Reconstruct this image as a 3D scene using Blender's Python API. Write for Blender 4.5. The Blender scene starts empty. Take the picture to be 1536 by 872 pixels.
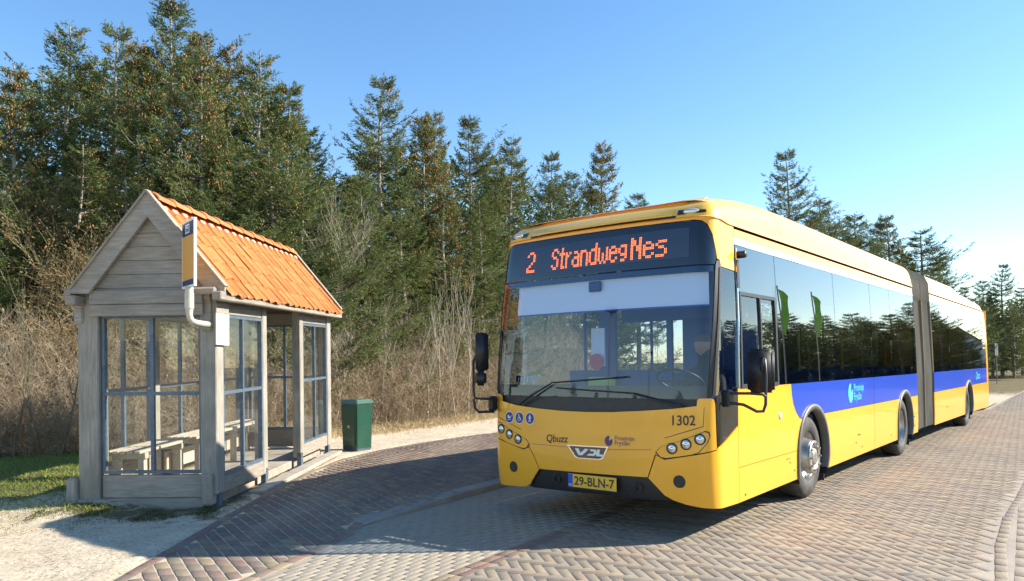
import bpy, bmesh, math, random
import numpy as np
from mathutils import Vector, Matrix, noise
PI = math.pi
random.seed(7); RNG = np.random.default_rng(7)
SC = bpy.context.scene; COL = SC.collection

# ------------------------------------------------------------------ camera
CAM_H = 1.5886
cd = bpy.data.cameras.new('camera'); cam = bpy.data.objects.new('camera', cd); COL.objects.link(cam)
SC.camera = cam
cd.sensor_width = 36; cd.lens = 36 * 1114.53 / 1536; cd.clip_start = .05; cd.clip_end = 3000
cd.shift_y = (517.76 - 436) / 1536
_p, _r = .0252, .0112
_f = Vector((0, math.cos(_p), math.sin(_p)))
_up0 = Vector((0, -math.sin(_p), math.cos(_p))); _x0 = Vector((1, 0, 0))
_xr = _x0 * math.cos(_r) - _up0 * math.sin(_r); _ur = _x0 * math.sin(_r) + _up0 * math.cos(_r)
cam.matrix_world = Matrix(((_xr.x, _ur.x, -_f.x, 0), (_xr.y, _ur.y, -_f.y, 0), (_xr.z, _ur.z, -_f.z, CAM_H), (0, 0, 0, 1)))

# ------------------------------------------------------------------ light
SUN_EL = math.radians(31.5); SUN_AZ = math.radians(84.5)     # azimuth clockwise from +Y
sv = Vector((math.sin(SUN_AZ) * math.cos(SUN_EL), math.cos(SUN_AZ) * math.cos(SUN_EL), math.sin(SUN_EL)))
w = bpy.data.worlds.new('World'); SC.world = w; w.use_nodes = True
nt = w.node_tree; bg = nt.nodes['Background']
sk = nt.nodes.new('ShaderNodeTexSky'); sk.sky_type = 'NISHITA'; sk.sun_disc = False
sk.sun_elevation = SUN_EL; sk.sun_rotation = SUN_AZ; sk.ozone_density = 1.6; sk.air_density = 1.0; sk.dust_density = .1
hs = nt.nodes.new('ShaderNodeHueSaturation'); hs.inputs['Saturation'].default_value = 1.2
nt.links.new(sk.outputs[0], hs.inputs['Color']); nt.links.new(hs.outputs[0], bg.inputs[0]); bg.inputs[1].default_value = .115
sl = bpy.data.lights.new('sun', 'SUN'); sl.energy = 5.0; sl.angle = math.radians(.53); sl.color = (1, .92, .79)
so = bpy.data.objects.new('sun', sl); COL.objects.link(so); so.location = (30, 0, 30)
so.rotation_euler = sv.to_track_quat('Z', 'Y').to_euler()
SC.view_settings.view_transform = 'Standard'; SC.view_settings.look = 'None'; SC.view_settings.gamma = 1
SC.view_settings.exposure = 1.2
SC.cycles.max_bounces = 8; SC.cycles.transparent_max_bounces = 16; SC.cycles.glossy_bounces = 4; SC.cycles.diffuse_bounces = 4

# ------------------------------------------------------------------ helpers
def tag(o, label=None, cat=None, group=None, kind=None):
    if label: o['label'] = label
    if cat: o['category'] = cat
    if group: o['group'] = group
    if kind: o['kind'] = kind
    return o
def link(name, me, mat=None, parent=None, loc=None):
    o = bpy.data.objects.new(name, me); COL.objects.link(o)
    if mat is not None and me is not None and not me.materials: me.materials.append(mat)
    if parent is not None: o.parent = parent
    if loc is not None: o.location = loc
    return o
def empty(name, loc=(0, 0, 0), rz=0, rx=0, label=None, cat=None, group=None):
    o = bpy.data.objects.new(name, None); COL.objects.link(o); o.location = loc; o.rotation_euler = (rx, 0, rz)
    o.empty_display_size = .1
    return tag(o, label, cat, group)
class MB:
    def __init__(s): s.v = []; s.f = []; s.sm = []; s.mi = []
    def add(s, vs, fs, sm=False, mi=0):
        b = len(s.v); s.v += [tuple(v) for v in vs]
        for f in fs: s.f.append(tuple(b + i for i in f)); s.sm.append(sm); s.mi.append(mi)
        return s
    def box(s, x0, x1, y0, y1, z0, z1, M=None, mi=0, bev=0):
        if bev > 0:
            b = min(bev, (x1-x0)/2.01, (y1-y0)/2.01, (z1-z0)/2.01)
            bm = bmesh.new(); bmesh.ops.create_cube(bm, size=1)
            for v in bm.verts: v.co = Vector(((x0+x1)/2+v.co.x*(x1-x0), (y0+y1)/2+v.co.y*(y1-y0), (z0+z1)/2+v.co.z*(z1-z0)))
            bmesh.ops.bevel(bm, geom=bm.edges[:], offset=b, segments=1, affect='EDGES')
            vs = [v.co.copy() for v in bm.verts]; fs = [[v.index for v in f.verts] for f in bm.faces]; bm.free()
        else:
            vs = [Vector(c) for c in ((x0,y0,z0),(x1,y0,z0),(x1,y1,z0),(x0,y1,z0),(x0,y0,z1),(x1,y0,z1),(x1,y1,z1),(x0,y1,z1))]
            fs = [(0,3,2,1),(4,5,6,7),(0,1,5,4),(1,2,6,5),(2,3,7,6),(3,0,4,7)]
        if M: vs = [M @ v for v in vs]
        return s.add(vs, fs, mi=mi)
    def beam(s, a, b, w, h, up=(0, 0, 1), bev=.004, mi=0):
        a, b = Vector(a), Vector(b); d = (b - a); L = d.length; d.normalize(); up = Vector(up)
        x = d.cross(up).normalized(); z = x.cross(d)
        M = Matrix(((x.x, d.x, z.x, a.x), (x.y, d.y, z.y, a.y), (x.z, d.z, z.z, a.z), (0, 0, 0, 1)))
        return s.box(-w/2, w/2, 0, L, -h/2, h/2, M, mi, bev)
    def tube(s, pts, r, n=8, caps=True, mi=0, sm=True):
        pts = [Vector(p) for p in pts]; rs = r if isinstance(r, (list, tuple)) else [r] * len(pts)
        vs = []; px = None
        for i, p in enumerate(pts):
            d = (pts[min(i+1, len(pts)-1)] - pts[max(i-1, 0)]).normalized()
            if px is None: px = d.orthogonal().normalized()
            px = (px - d * px.dot(d)); px = px.normalized() if px.length > 1e-6 else d.orthogonal().normalized()
            py = d.cross(px)
            vs += [p + (px * math.cos(2*PI*k/n) + py * math.sin(2*PI*k/n)) * rs[i] for k in range(n)]
        fs = [(i*n+k, i*n+(k+1) % n, (i+1)*n+(k+1) % n, (i+1)*n+k) for i in range(len(pts)-1) for k in range(n)]
        s.add(vs, fs, sm=sm, mi=mi)
        if caps: s.add(vs[:n], [tuple(reversed(range(n)))], mi=mi); s.add(vs[-n:], [tuple(range(n))], mi=mi)
        return s
    def lathe(s, prof, n=24, axis='z', c=(0, 0, 0), mi=0, sm=True, flip=False):
        vs = []
        for r, h in prof:
            for k in range(n):
                a = 2*PI*k/n; u, v = r*math.cos(a), r*math.sin(a)
                p = {'z': (u, v, h), 'x': (h, u, v), 'y': (v, h, u)}[axis]; vs.append((p[0]+c[0], p[1]+c[1], p[2]+c[2]))
        fs = [(i*n+k, i*n+(k+1) % n, (i+1)*n+(k+1) % n, (i+1)*n+k) for i in range(len(prof)-1) for k in range(n)]
        if flip: fs = [tuple(reversed(f)) for f in fs]
        return s.add(vs, fs, sm=sm, mi=mi)
    def prism(s, poly, fn, t0, t1, mi=0):
        """poly of (u,v); fn(u,v,t)->xyz"""
        n = len(poly); A = [fn(u, v, t0) for u, v in poly]; B = [fn(u, v, t1) for u, v in poly]
        s.add(A, [tuple(range(n))], mi=mi); s.add(B, [tuple(reversed(range(n)))], mi=mi)
        s.add(A + B, [(i, i+n, (i+1) % n + n, (i+1) % n) for i in range(n)], mi=mi); return s
    def mesh(s, name='mesh'):
        me = bpy.data.meshes.new(name); me.from_pydata([tuple(v) for v in s.v], [], s.f)
        me.polygons.foreach_set('use_smooth', s.sm); me.polygons.foreach_set('material_index', s.mi); me.update(); return me
    def build(s, name, mat, parent=None, loc=None, fix=True):
        me = s.mesh(name)
        if fix:
            bm = bmesh.new(); bm.from_mesh(me); bmesh.ops.remove_doubles(bm, verts=bm.verts, dist=1e-5) if fix == 'weld' else None
            bmesh.ops.recalc_face_normals(bm, faces=bm.faces); bm.to_mesh(me); bm.free()
        for m in (mat if isinstance(mat, (list, tuple)) else [mat]): me.materials.append(m)
        return link(name, me, None, parent, loc)
def np_mesh(name, V, F, mat, rnd=None, smooth=False):
    """V (n,3); F (m,k) quads or tris"""
    me = bpy.data.meshes.new(name); k = F.shape[1]
    me.vertices.add(len(V)); me.vertices.foreach_set('co', V.astype(np.float32).ravel())
    me.loops.add(F.size); me.loops.foreach_set('vertex_index', F.astype(np.int32).ravel())
    me.polygons.add(len(F)); me.polygons.foreach_set('loop_start', np.arange(0, F.size, k, dtype=np.int32))
    me.polygons.foreach_set('loop_total', np.full(len(F), k, dtype=np.int32))
    if smooth: me.polygons.foreach_set('use_smooth', np.ones(len(F), bool))
    me.update(calc_edges=True)
    if rnd is not None:
        a = me.attributes.new('rnd', 'FLOAT', 'FACE'); a.data.foreach_set('value', rnd.astype(np.float32))
    me.materials.append(mat); return me
def unit(a): return a / np.maximum(np.linalg.norm(a, axis=-1, keepdims=True), 1e-9)
def segs(P0, P1, r0, r1, n=3):
    """independent tapered prisms"""
    P0 = np.asarray(P0, float); P1 = np.asarray(P1, float); m = len(P0)
    d = unit(P1 - P0); ref = np.where(np.abs(d[:, 2:3]) > .9, [[1., 0, 0]], [[0, 0, 1.]])
    x = unit(np.cross(d, ref)); y = np.cross(d, x); V = np.zeros((m, 2*n, 3))
    r0 = np.broadcast_to(np.asarray(r0, float), (m,))[:, None]; r1 = np.broadcast_to(np.asarray(r1, float), (m,))[:, None]
    for k in range(n):
        o = x*math.cos(2*PI*k/n) + y*math.sin(2*PI*k/n); V[:, k] = P0 + o*r0; V[:, n+k] = P1 + o*r1
    F = np.array([(k, (k+1) % n, n+(k+1) % n, n+k) for k in range(n)])
    return V.reshape(-1, 3), (F[None] + (np.arange(m)*2*n)[:, None, None]).reshape(-1, 4)

# ------------------------------------------------------------------ materials
def mat(name, col=(.5, .5, .5), rough=.6, metal=0., col2=None, scale=8., detail=6, bump=0., bscale=None, stretch=(1, 1, 1),
        spec=.5, coat=0., var=None, lo=.35, hi=.65, attr=None, objrnd=False, emit=None, es=1, alpha=None, trans=0, dirt=None):
    m = bpy.data.materials.new(name); m.use_nodes = True; n = m.node_tree; N = n.nodes; L = n.links
    b = N['Principled BSDF']; b.inputs['Base Color'].default_value = (*col, 1); b.inputs['Roughness'].default_value = rough
    b.inputs['Metallic'].default_value = metal; b.inputs['Specular IOR Level'].default_value = spec; b.inputs['Coat Weight'].default_value = coat
    b.inputs['Coat Roughness'].default_value = .04
    tc = N.new('ShaderNodeTexCoord'); mp = N.new('ShaderNodeMapping'); mp.inputs['Scale'].default_value = stretch
    L.new(tc.outputs['Object'], mp.inputs['Vector'])
    out = None
    if col2 is not None:
        no = N.new('ShaderNodeTexNoise'); no.inputs['Scale'].default_value = scale; no.inputs['Detail'].default_value = detail; no.inputs['Roughness'].default_value = .62
        L.new(mp.outputs[0], no.inputs['Vector'])
        mr = N.new('ShaderNodeMapRange'); mr.inputs[1].default_value = lo; mr.inputs[2].default_value = hi; L.new(no.outputs[0], mr.inputs[0])
        mx = N.new('ShaderNodeMix'); mx.data_type = 'RGBA'; mx.inputs[6].default_value = (*col, 1); mx.inputs[7].default_value = (*col2, 1)
        L.new(mr.outputs[0], mx.inputs[0]); out = mx.outputs[2]
    if var is not None:      # per-piece variation: ramp of colours
        if attr: at = N.new('ShaderNodeAttribute'); at.attribute_name = attr; rv = at.outputs['Fac']
        else: oi = N.new('ShaderNodeObjectInfo'); rv = oi.outputs['Random']
        rp = N.new('ShaderNodeValToRGB'); rp.color_ramp.interpolation = 'LINEAR'; els = rp.color_ramp.elements
        while len(els) < len(var): els.new(.5)
        for i, c in enumerate(var): els[i].position = i/(len(var)-1); els[i].color = (*c, 1)
        L.new(rv, rp.inputs[0])
        if out is not None:
            mm = N.new('ShaderNodeMix'); mm.data_type = 'RGBA'; mm.blend_type = 'MULTIPLY'; mm.inputs[0].default_value = 1
            L.new(out, mm.inputs[6]); L.new(rp.outputs[0], mm.inputs[7]); out = mm.outputs[2]
        else: out = rp.outputs[0]
    if dirt is not None:     # large soft stains
        no2 = N.new('ShaderNodeTexNoise'); no2.inputs['Scale'].default_value = dirt[1]; no2.inputs['Detail'].default_value = 5
        if len(dirt) > 3:      # laid over many pieces: placed in the world, drawn out along the road
            gp = N.new('ShaderNodeNewGeometry'); m3 = N.new('ShaderNodeMapping'); m3.inputs['Rotation'].default_value = (0, 0, dirt[3]); m3.inputs['Scale'].default_value = (1, .22, 1); L.new(gp.outputs['Position'], m3.inputs['Vector']); L.new(m3.outputs[0], no2.inputs['Vector'])
        else: L.new(tc.outputs['Object'], no2.inputs['Vector'])
        mr2 = N.new('ShaderNodeMapRange'); mr2.inputs[1].default_value = .42; mr2.inputs[2].default_value = .72; mr2.inputs[4].default_value = dirt[2]; L.new(no2.outputs[0], mr2.inputs[0])
        m2 = N.new('ShaderNodeMix'); m2.data_type = 'RGBA'; m2.inputs[6].default_value = (*col, 1); m2.inputs[7].default_value = (*dirt[0], 1)
        if out is not None: L.new(out, m2.inputs[6])
        L.new(mr2.outputs[0], m2.inputs[0]); out = m2.outputs[2]
    if out is not None: L.new(out, b.inputs['Base Color'])
    if bump:
        nb = N.new('ShaderNodeTexNoise'); nb.inputs['Scale'].default_value = bscale or scale*3; nb.inputs['Detail'].default_value = 8
        L.new(mp.outputs[0], nb.inputs['Vector']); bp = N.new('ShaderNodeBump'); bp.inputs['Strength'].default_value = bump; bp.inputs['Distance'].default_value = .01
        L.new(nb.outputs[0], bp.inputs['Height']); L.new(bp.outputs[0], b.inputs['Normal'])
    if emit: b.inputs['Emission Color'].default_value = (*emit, 1); b.inputs['Emission Strength'].default_value = es
    if trans:
        tr = N.new('ShaderNodeBsdfTranslucent'); ms = N.new('ShaderNodeMixShader'); ms.inputs[0].default_value = trans
        if out is not None: L.new(out, tr.inputs[0])
        else: tr.inputs[0].default_value = (*col, 1)
        L.new(b.outputs[0], ms.inputs[1]); L.new(tr.outputs[0], ms.inputs[2]); L.new(ms.outputs[0], N['Material Output'].inputs[0])
    return m
def glass(name, tint, ior=1.5, rough=0.0, haze=None, hz=0):
    m = bpy.data.materials.new(name); m.use_nodes = True; N = m.node_tree.nodes; L = m.node_tree.links
    N.remove(N['Principled BSDF'])
    t = N.new('ShaderNodeBsdfTransparent'); t.inputs[0].default_value = (*tint, 1)
    g = N.new('ShaderNodeBsdfGlossy'); g.inputs['Roughness'].default_value = rough; g.inputs[0].default_value = (1, 1, 1, 1)
    lw = N.new('ShaderNodeLayerWeight'); lw.inputs[0].default_value = .5        # Schlick, the same from both faces of a single sheet
    pw = N.new('ShaderNodeMath'); pw.operation = 'POWER'; pw.inputs[1].default_value = 5; L.new(lw.outputs['Facing'], pw.inputs[0])
    fr = N.new('ShaderNodeMapRange'); fr.inputs[3].default_value = ((ior-1)/(ior+1))**2; fr.inputs[4].default_value = 1.; L.new(pw.outputs[0], fr.inputs[0])
    ms = N.new('ShaderNodeMixShader'); L.new(fr.outputs[0], ms.inputs[0]); L.new(g.outputs[0], ms.inputs[2])
    if haze:      # dust film on the pane
        d = N.new('ShaderNodeBsdfDiffuse'); d.inputs[0].default_value = (*haze, 1)
        tc = N.new('ShaderNodeTexCoord'); no = N.new('ShaderNodeTexNoise'); no.inputs['Scale'].default_value = 3; no.inputs['Detail'].default_value = 6
        L.new(tc.outputs['Object'], no.inputs['Vector']); mr = N.new('ShaderNodeMapRange'); mr.inputs[1].default_value = .3; mr.inputs[2].default_value = .75; mr.inputs[4].default_value = hz
        L.new(no.outputs[0], mr.inputs[0]); m2 = N.new('ShaderNodeMixShader'); L.new(mr.outputs[0], m2.inputs[0]); L.new(t.outputs[0], m2.inputs[1]); L.new(d.outputs[0], m2.inputs[2])
        L.new(m2.outputs[0], ms.inputs[1])
    else: L.new(t.outputs[0], ms.inputs[1])
    L.new(ms.outputs[0], N['Material Output'].inputs[0]); return m
def text2d(s, h, align='LEFT', sx=1., shear=0, space=1., bold=0):
    """vertices (u,v) and faces of a line of lettering; h = font size"""
    c = bpy.data.curves.new('t', 'FONT'); c.body = s; c.size = h; c.align_x = align; c.shear = shear; c.space_character = space; c.offset = bold; c.resolution_u = 3
    o = bpy.data.objects.new('t', c); COL.objects.link(o); dg = bpy.context.evaluated_depsgraph_get(); e = o.evaluated_get(dg); me = e.to_mesh()
    V = [(v.co.x*sx, v.co.y) for v in me.vertices]; F = [tuple(p.vertices) for p in me.polygons]; e.to_mesh_clear()
    bpy.data.objects.remove(o); bpy.data.curves.remove(c); return V, F
# ------------------------------------------------------------------ ground, paving, road
def PLX(pts):
    ys = [p[1] for p in pts]; xs = [p[0] for p in pts]
    return lambda y: np.interp(y, ys, xs)
EL_P = [(-2.95,3.0),(-3.02,5.59),(-3.05,6.5),(-3.1,8.0),(-3.12,10.0),(-3.08,11.2),(-2.95,12.6),(-2.55,13.9),(-1.78,15.36),(-.38,17.44),(2.,20.6),(8.,27.6)]
K_P = [(-1.5,7.45),(-.57,8.95),(-.2,9.55),(2.2,12.9),(9.,18.6),(14.66,23.04),(25.57,37.2),(60,84),(150,205),(420,565)]
BL_P = [(-3.3,1.5),(-2.5,4.0),(-1.93,5.56),(-1.69,6.31),(-1.53,6.9)] + K_P
BR_P = [(-3.2,1.5),(-.65,5.5),(.91,7.89),(4.3,13.1),(9.3,18.9),(14.7,23.1),(25.6,37.2),(60,84),(150,205),(420,565)]
RG_P = [(-.2,0.),(2.15,3.2),(3.53,5.34),(4.16,6.31),(4.91,7.35),(5.72,8.37),(9.4,13.1),(20,27.4),(40,53),(90,118),(210,272),(480,610)]
EL, BL, BR, RG = PLX(EL_P), PLX(BL_P), PLX(BR_P), PLX(RG_P)
def sst(t): t = np.clip(t, 0, 1); return t*t*(3-2*t)
def pz(x, y): return .065*sst((y-6.9)/2.2)*sst((x-EL(y))/1.1)*sst((BL(y)-x+3)/3)

M_sand = bpy.data.materials.new('sand_ground'); M_sand.use_nodes = True
def _sand():
    n = M_sand.node_tree; N = n.nodes; L = n.links; b = N['Principled BSDF']; b.inputs['Roughness'].default_value = .95; b.inputs['Specular IOR Level'].default_value = .1
    tc = N.new('ShaderNodeTexCoord')
    def no(s, d=6, r=.6): q = N.new('ShaderNodeTexNoise'); q.inputs['Scale'].default_value = s; q.inputs['Detail'].default_value = d; q.inputs['Roughness'].default_value = r; L.new(tc.outputs['Object'], q.inputs['Vector']); return q.outputs[0]
    def mr(i, a, c, lo=0., hi=1.): q = N.new('ShaderNodeMapRange'); q.inputs[1].default_value = a; q.inputs[2].default_value = c; q.inputs[3].default_value = lo; q.inputs[4].default_value = hi; L.new(i, q.inputs[0]); return q.outputs[0]
    def mx(f, A, B):
        q = N.new('ShaderNodeMix'); q.data_type = 'RGBA'; L.new(f, q.inputs[0])
        for i, c in ((6, A), (7, B)):
            if isinstance(c, tuple): q.inputs[i].default_value = (*c, 1)
            else: L.new(c, q.inputs[i])
        return q.outputs[2]
    sand = mx(mr(no(3.), .35, .65), (.62, .53, .40), (.50, .42, .31))
    sand = mx(mr(no(26., 8, .7), .5, .68), sand, (.24, .19, .12))
    soil = mx(mr(no(14., 8, .7), .35, .65), (.10, .085, .045), (.20, .165, .095))
    at = N.new('ShaderNodeAttribute'); at.attribute_name = 'soil'
    ad = N.new('ShaderNodeMath'); ad.operation = 'ADD'; L.new(at.outputs['Fac'], ad.inputs[0]); L.new(mr(no(2.2, 8, .72), .2, .8, -.55, .55), ad.inputs[1])
    c = mx(mr(ad.outputs[0], .42, .62), sand, soil); L.new(c, b.inputs['Base Color'])
    bp = N.new('ShaderNodeBump'); bp.inputs['Strength'].default_value = .9; bp.inputs['Distance'].default_value = .03; L.new(no(18., 10, .7), bp.inputs['Height']); L.new(bp.outputs[0], b.inputs['Normal'])
_sand()
# thicket base line (where the sand ends and the scrub begins)
HB_P = [(-22.,9.2),(-15.,10.6),(-11.,11.5),(-8.4,12.),(-7.1,12.4),(-5.9,13.6),(-5.2,15.4),(-3.9,17.2),(-2.4,19.3),(-.7,22.4),(4.,28.6),(13.,33.),(22.,43.),(38.,63.)]
def hedge_y(x): return np.interp(x, [p[0] for p in HB_P], [p[1] for p in HB_P])
def soilfn(x, y):
    hy = hedge_y(x); s = sst((y-hy+.8)/1.2)
    lawn = sst((y-8.3-.25*(x+5))/.9)*sst((-4.3-x)/.7)*.95
    near = np.exp(-(((x+3.45)/.5)**2))*sst((y-7.)/1.)*sst((13.6-y)/1.2)*.62
    s2 = np.exp(-((x+4.3)/1.1)**2-((y-8.3)/.55)**2)*.75
    far = sst((y-26)/12)*.8
    right = sst((x-RG(y)-1.6)/.5)*.9
    return np.maximum.reduce([s, lawn, near, s2, far, right])
def gz(x, y):
    inside = (x > EL(y)-.02) & (y < 27) | (x > BL(y)-.05)
    inside &= x < RG(y)+1.5
    n = .018*np.sin(x*2.1+np.sin(y*1.7)*1.3)*np.cos(y*1.9+x) + .008*np.sin(x*7.3+y*3.1)*np.sin(y*6.7-x*2) + .005*np.sin(x*17+y*9)*np.sin(y*19-x*5)
    rise = .35*sst((y-hedge_y(x)-.3)/4.) + .15*sst((-3.75-x)/1.2)*sst((y-7.7)/1.3)
    return np.where(inside, -.05, n*.9 - .012 + rise*(x < 45))
def _ground():
    xs = np.unique(np.concatenate([np.linspace(-700,-40,12), np.linspace(-40,-12,20), np.arange(-12,1.,.12), np.arange(1,60,1.2), np.linspace(62,900,30)]))
    ys = np.unique(np.concatenate([np.linspace(-500,-30,10), np.arange(-30,3,2.), np.arange(3,26,.14), np.arange(26,80,1.5), np.linspace(82,1100,26)]))
    X, Y = np.meshgrid(xs, ys); Z = gz(X, Y); V = np.stack([X, Y, Z], -1).reshape(-1, 3); nx = len(xs); ny = len(ys)
    i = np.arange(nx-1)[None, :] + np.arange(ny-1)[:, None]*nx; F = np.stack([i, i+1, i+nx+1, i+nx], -1).reshape(-1, 4)
    me = np_mesh('ground', V, F, M_sand, smooth=True)
    a = me.attributes.new('soil', 'FLOAT', 'POINT'); a.data.foreach_set('value', soilfn(X, Y).ravel().astype(np.float32))
    return tag(link('ground', me), kind='structure')
_ground()
# joint beds under the bricks
M_bed = mat('joint_sand', (.52, .45, .34), .95, col2=(.40, .34, .25), scale=6, bump=.4, spec=.1)
M_bed2 = mat('band_bed', (.34, .305, .24), .95, col2=(.27, .24, .19), scale=5, bump=.3, spec=.1)
def sheet(name, left, right, ys, zf, m, nx=6, parent=None):
    V = []; F = []
    for j, y in enumerate(ys):
        a, b = left(y), right(y)
        for i in range(nx+1): x = a+(b-a)*i/nx; V.append((x, y, float(zf(x, y))))
    for j in range(len(ys)-1):
        for i in range(nx): q = j*(nx+1)+i; F.append((q, q+1, q+nx+2, q+nx+1))
    return np_mesh(name, np.array(V), np.array(F), m, smooth=True)
JD = .0035
o_pl = tag(link('pavement', sheet('pavement', EL, lambda y: BL(y)-.0, np.concatenate([np.arange(3.2,18,.12), [20, 23, 27]]), lambda x, y: pz(x, y)-JD-.0015, M_bed, 30)), kind='structure')
o_bd = tag(link('bus_lane_strip', sheet('bus_lane_strip', BL, BR, np.concatenate([np.arange(2.2,19,.4), [21, 23]]), lambda x, y: -JD, M_bed2, 4)), kind='structure')
yy = np.concatenate([np.arange(2.2,30,.5), np.arange(30,60,3), [70, 84, 118, 205, 272, 400, 560]])
M_far = mat('road_bed', (.38, .33, .27), .9, col2=(.24, .22, .2), scale=1.2, stretch=(1,1,1), bump=.3, bscale=30, spec=.2)
o_rd = tag(link('road', sheet('road', BR, lambda y: RG(y), yy, lambda x, y: -JD-.0005, M_far, 6)), kind='structure')
o_rp = tag(link('side_paving', sheet('side_paving', lambda y: RG(y)+.0, lambda y: RG(y)+1.5, yy, lambda x, y: -JD, M_far, 3)), kind='structure')

BV = [(.235,.19,.14),(.265,.20,.145),(.205,.18,.145),(.285,.24,.165),(.185,.165,.145),(.245,.205,.155),(.22,.19,.15)]
PV = [(.185,.13,.105),(.225,.145,.115),(.14,.115,.10),(.28,.22,.13),(.165,.14,.12),(.20,.13,.11),(.15,.13,.11)]
SV = [(.325,.29,.23),(.315,.285,.225),(.33,.295,.235),(.31,.28,.22)]
def brickmat(n, V): 
    kw = dict(rough=.82, scale=9, detail=8, bump=.55, bscale=60, spec=.25, var=V, lo=.3, hi=.75, dirt=((.30,.255,.19), 1.6, .6, .6))
    return mat(n+'_joined', (1.12,1.1,1.08), col2=(.78,.78,.8), attr='rnd', **kw), mat(n+'_single', (1.12,1.1,1.08), col2=(.78,.78,.8), **kw)
MB_road = brickmat('road_brick', BV); MB_pave = brickmat('paver', PV); MB_band = brickmat('band_brick', SV)
def brick_template(L, W, H=.05, b=.0035):
    l, w_ = L/2, W/2; V = []
    for (a, c, z) in ((l, w_, -H), (l, w_, -b*.8), (l-b, w_-b, 0)): V += [(-a, -c, z), (a, -c, z), (a, c, z), (-a, c, z)]
    F = [(k+r, (k+1) % 4+r, (k+1) % 4+4+r, k+4+r) for r in (0, 4) for k in range(4)] + [(8, 9, 10, 11)]
    return np.array(V, float), np.array(F)
_bm = {}
def lay(items, parent, mats, zf, singles=300, vis=None, pname='brick', stuffname='brick_field'):
    """items: (x, y, angle of long axis, L, W). The nearest in view become objects, the rest one stuff part."""
    items = np.array(items); d = np.hypot(items[:, 0], items[:, 1]); inview = (items[:, 1] > 5.25) & (np.abs(items[:, 0]) < items[:, 1]*.70)
    if vis is not None: inview &= vis(items)
    order = np.argsort(np.where(inview, d, d+1000)); one = order[:singles]; rest = order[singles:]
    g = RNG.normal(size=(len(items), 4))
    z = np.array(zf(items[:, 0], items[:, 1]))*1. + np.zeros(len(items)) + np.clip(g[:, 0], -2, 2)*.0007
    tx = np.clip(g[:, 1], -2, 2)*.006; ty = np.clip(g[:, 2], -2, 2)*.006; an = items[:, 2] + np.clip(g[:, 3], -2, 2)*.012
    for i in one:
        x, y, a, L, W = items[i]; key = (round(L, 3), round(W, 3), id(mats))
        if key not in _bm:
            V, F = brick_template(L, W); _bm[key] = np_mesh('brick', V, F, mats[1])
        o = bpy.data.objects.new(pname, _bm[key]); COL.objects.link(o); o.parent = parent; o.location = (x, y, z[i]); o.rotation_euler = (tx[i], ty[i], an[i])
    if len(rest):
        Vs = []; Fs = []; rn = []; b = 0
        for i in rest:
            x, y, a, L, W = items[i]; V, F = brick_template(L, W); c, s = math.cos(an[i]), math.sin(an[i])
            Q = np.stack([x+V[:, 0]*c-V[:, 1]*s, y+V[:, 0]*s+V[:, 1]*c, z[i]+V[:, 2]+V[:, 1]*tx[i]-V[:, 0]*ty[i]], -1)
            Vs.append(Q); Fs.append(F+b); b += len(V); rn.append(np.full(len(F), RNG.random()))
        o = link(stuffname, np_mesh(stuffname, np.concatenate(Vs), np.concatenate(Fs), mats[0], np.concatenate(rn)), None, parent); o['kind'] = 'stuff'
RA = math.radians(34.7)                  # road bearing, from +Y towards +X
def herring():
    L, W = .215, .083; a = math.radians(-10.3); ex = np.array([math.cos(a), math.sin(-a)]); ex = np.array([math.cos(.18), math.sin(.18)]); ey = np.array([-ex[1], ex[0]])
    out = []
    for i in range(-700, 700):
        for j in range(-260, 260):
            u = i*W + j*L; v = i*W - j*L
            for (cu, cv, k) in ((u+L/2, -(v+W/2), 0), (u+L+W/2, -(v+W-L/2), 1)):
                y = 5+cu*ex[1]+cv*ey[1]
                if not 3.3 < y < 46: continue
                x = 1+cu*ex[0]+cv*ey[0]
                if x < float(BR(y))+.17 or x > float(RG(y))-.17: continue
                out.append((x, y, .18 + (PI/2 if k else 0), L-.012, W-.012))
    return out
lay(herring(), o_rd, MB_road, lambda x, y: x*0-.001, vis=lambda q: ~((q[:, 1] > 7.4) & (q[:, 0] < 2.6)))
def row(f, y0, y1, off, L, W, along=True):
    out = []; y = y0
    while y < y1:
        x = float(f(y)); x2 = float(f(y+.05)); a = math.atan2(.05, x2-x); n = (math.sin(a), -math.cos(a)); st = L if along else W
        out.append((x+n[0]*off+math.cos(a)*st/2, y+n[1]*off+math.sin(a)*st/2, a if along else a+PI/2, L-.01, W-.01)); y += st*math.sin(a)
    return out
lay(row(BR, 3.4, 17, .045, .21, .085) + row(BR, 3.4, 17, .13, .21, .085), o_rd, MB_pave, lambda x, y: x*0+.001, singles=0, stuffname='border_row')
lay(row(RG, 3.6, 24, -.05, .21, .085), o_rd, MB_road, lambda x, y: x*0+.002, singles=0, stuffname='border_row')
def bond(x0, x1, y0, y1, ang, L, W, lf, rf, half=True, jit=0.):
    ca, sa = math.cos(ang), math.sin(ang); out = []; R = 40; cx, cy = (x0+x1)/2, (y0+y1)/2
    nU = int(R/L); nV = int(R/W)
    for j in range(-nV, nV):
        o = (j % 2)*L/2 + random.uniform(-jit, jit)
        for i in range(-nU, nU):
            u = i*L+o; v = j*W; x = cx+u*ca-v*sa; y = cy+u*sa+v*ca
            if y < y0 or y > y1 or x < float(lf(y)) or x > float(rf(y)): continue
            out.append((x, y, ang, L-.012, W-.012))
    return out
lay(bond(-3, -1, 4.2, 17.5, math.radians(90+31.5), .215, .108, lambda y: EL(y)+.125, lambda y: BL(y)-.12 - (.02 if y > 7.5 else 0), jit=.03), o_pl, MB_pave, pz)
lay(row(EL, 3.4, 17, .07, .215, .11), o_pl, MB_pave, lambda x, y: pz(x, y)+.004, singles=60, vis=lambda q: q[:, 1] < 9, stuffname='border_row')
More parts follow.
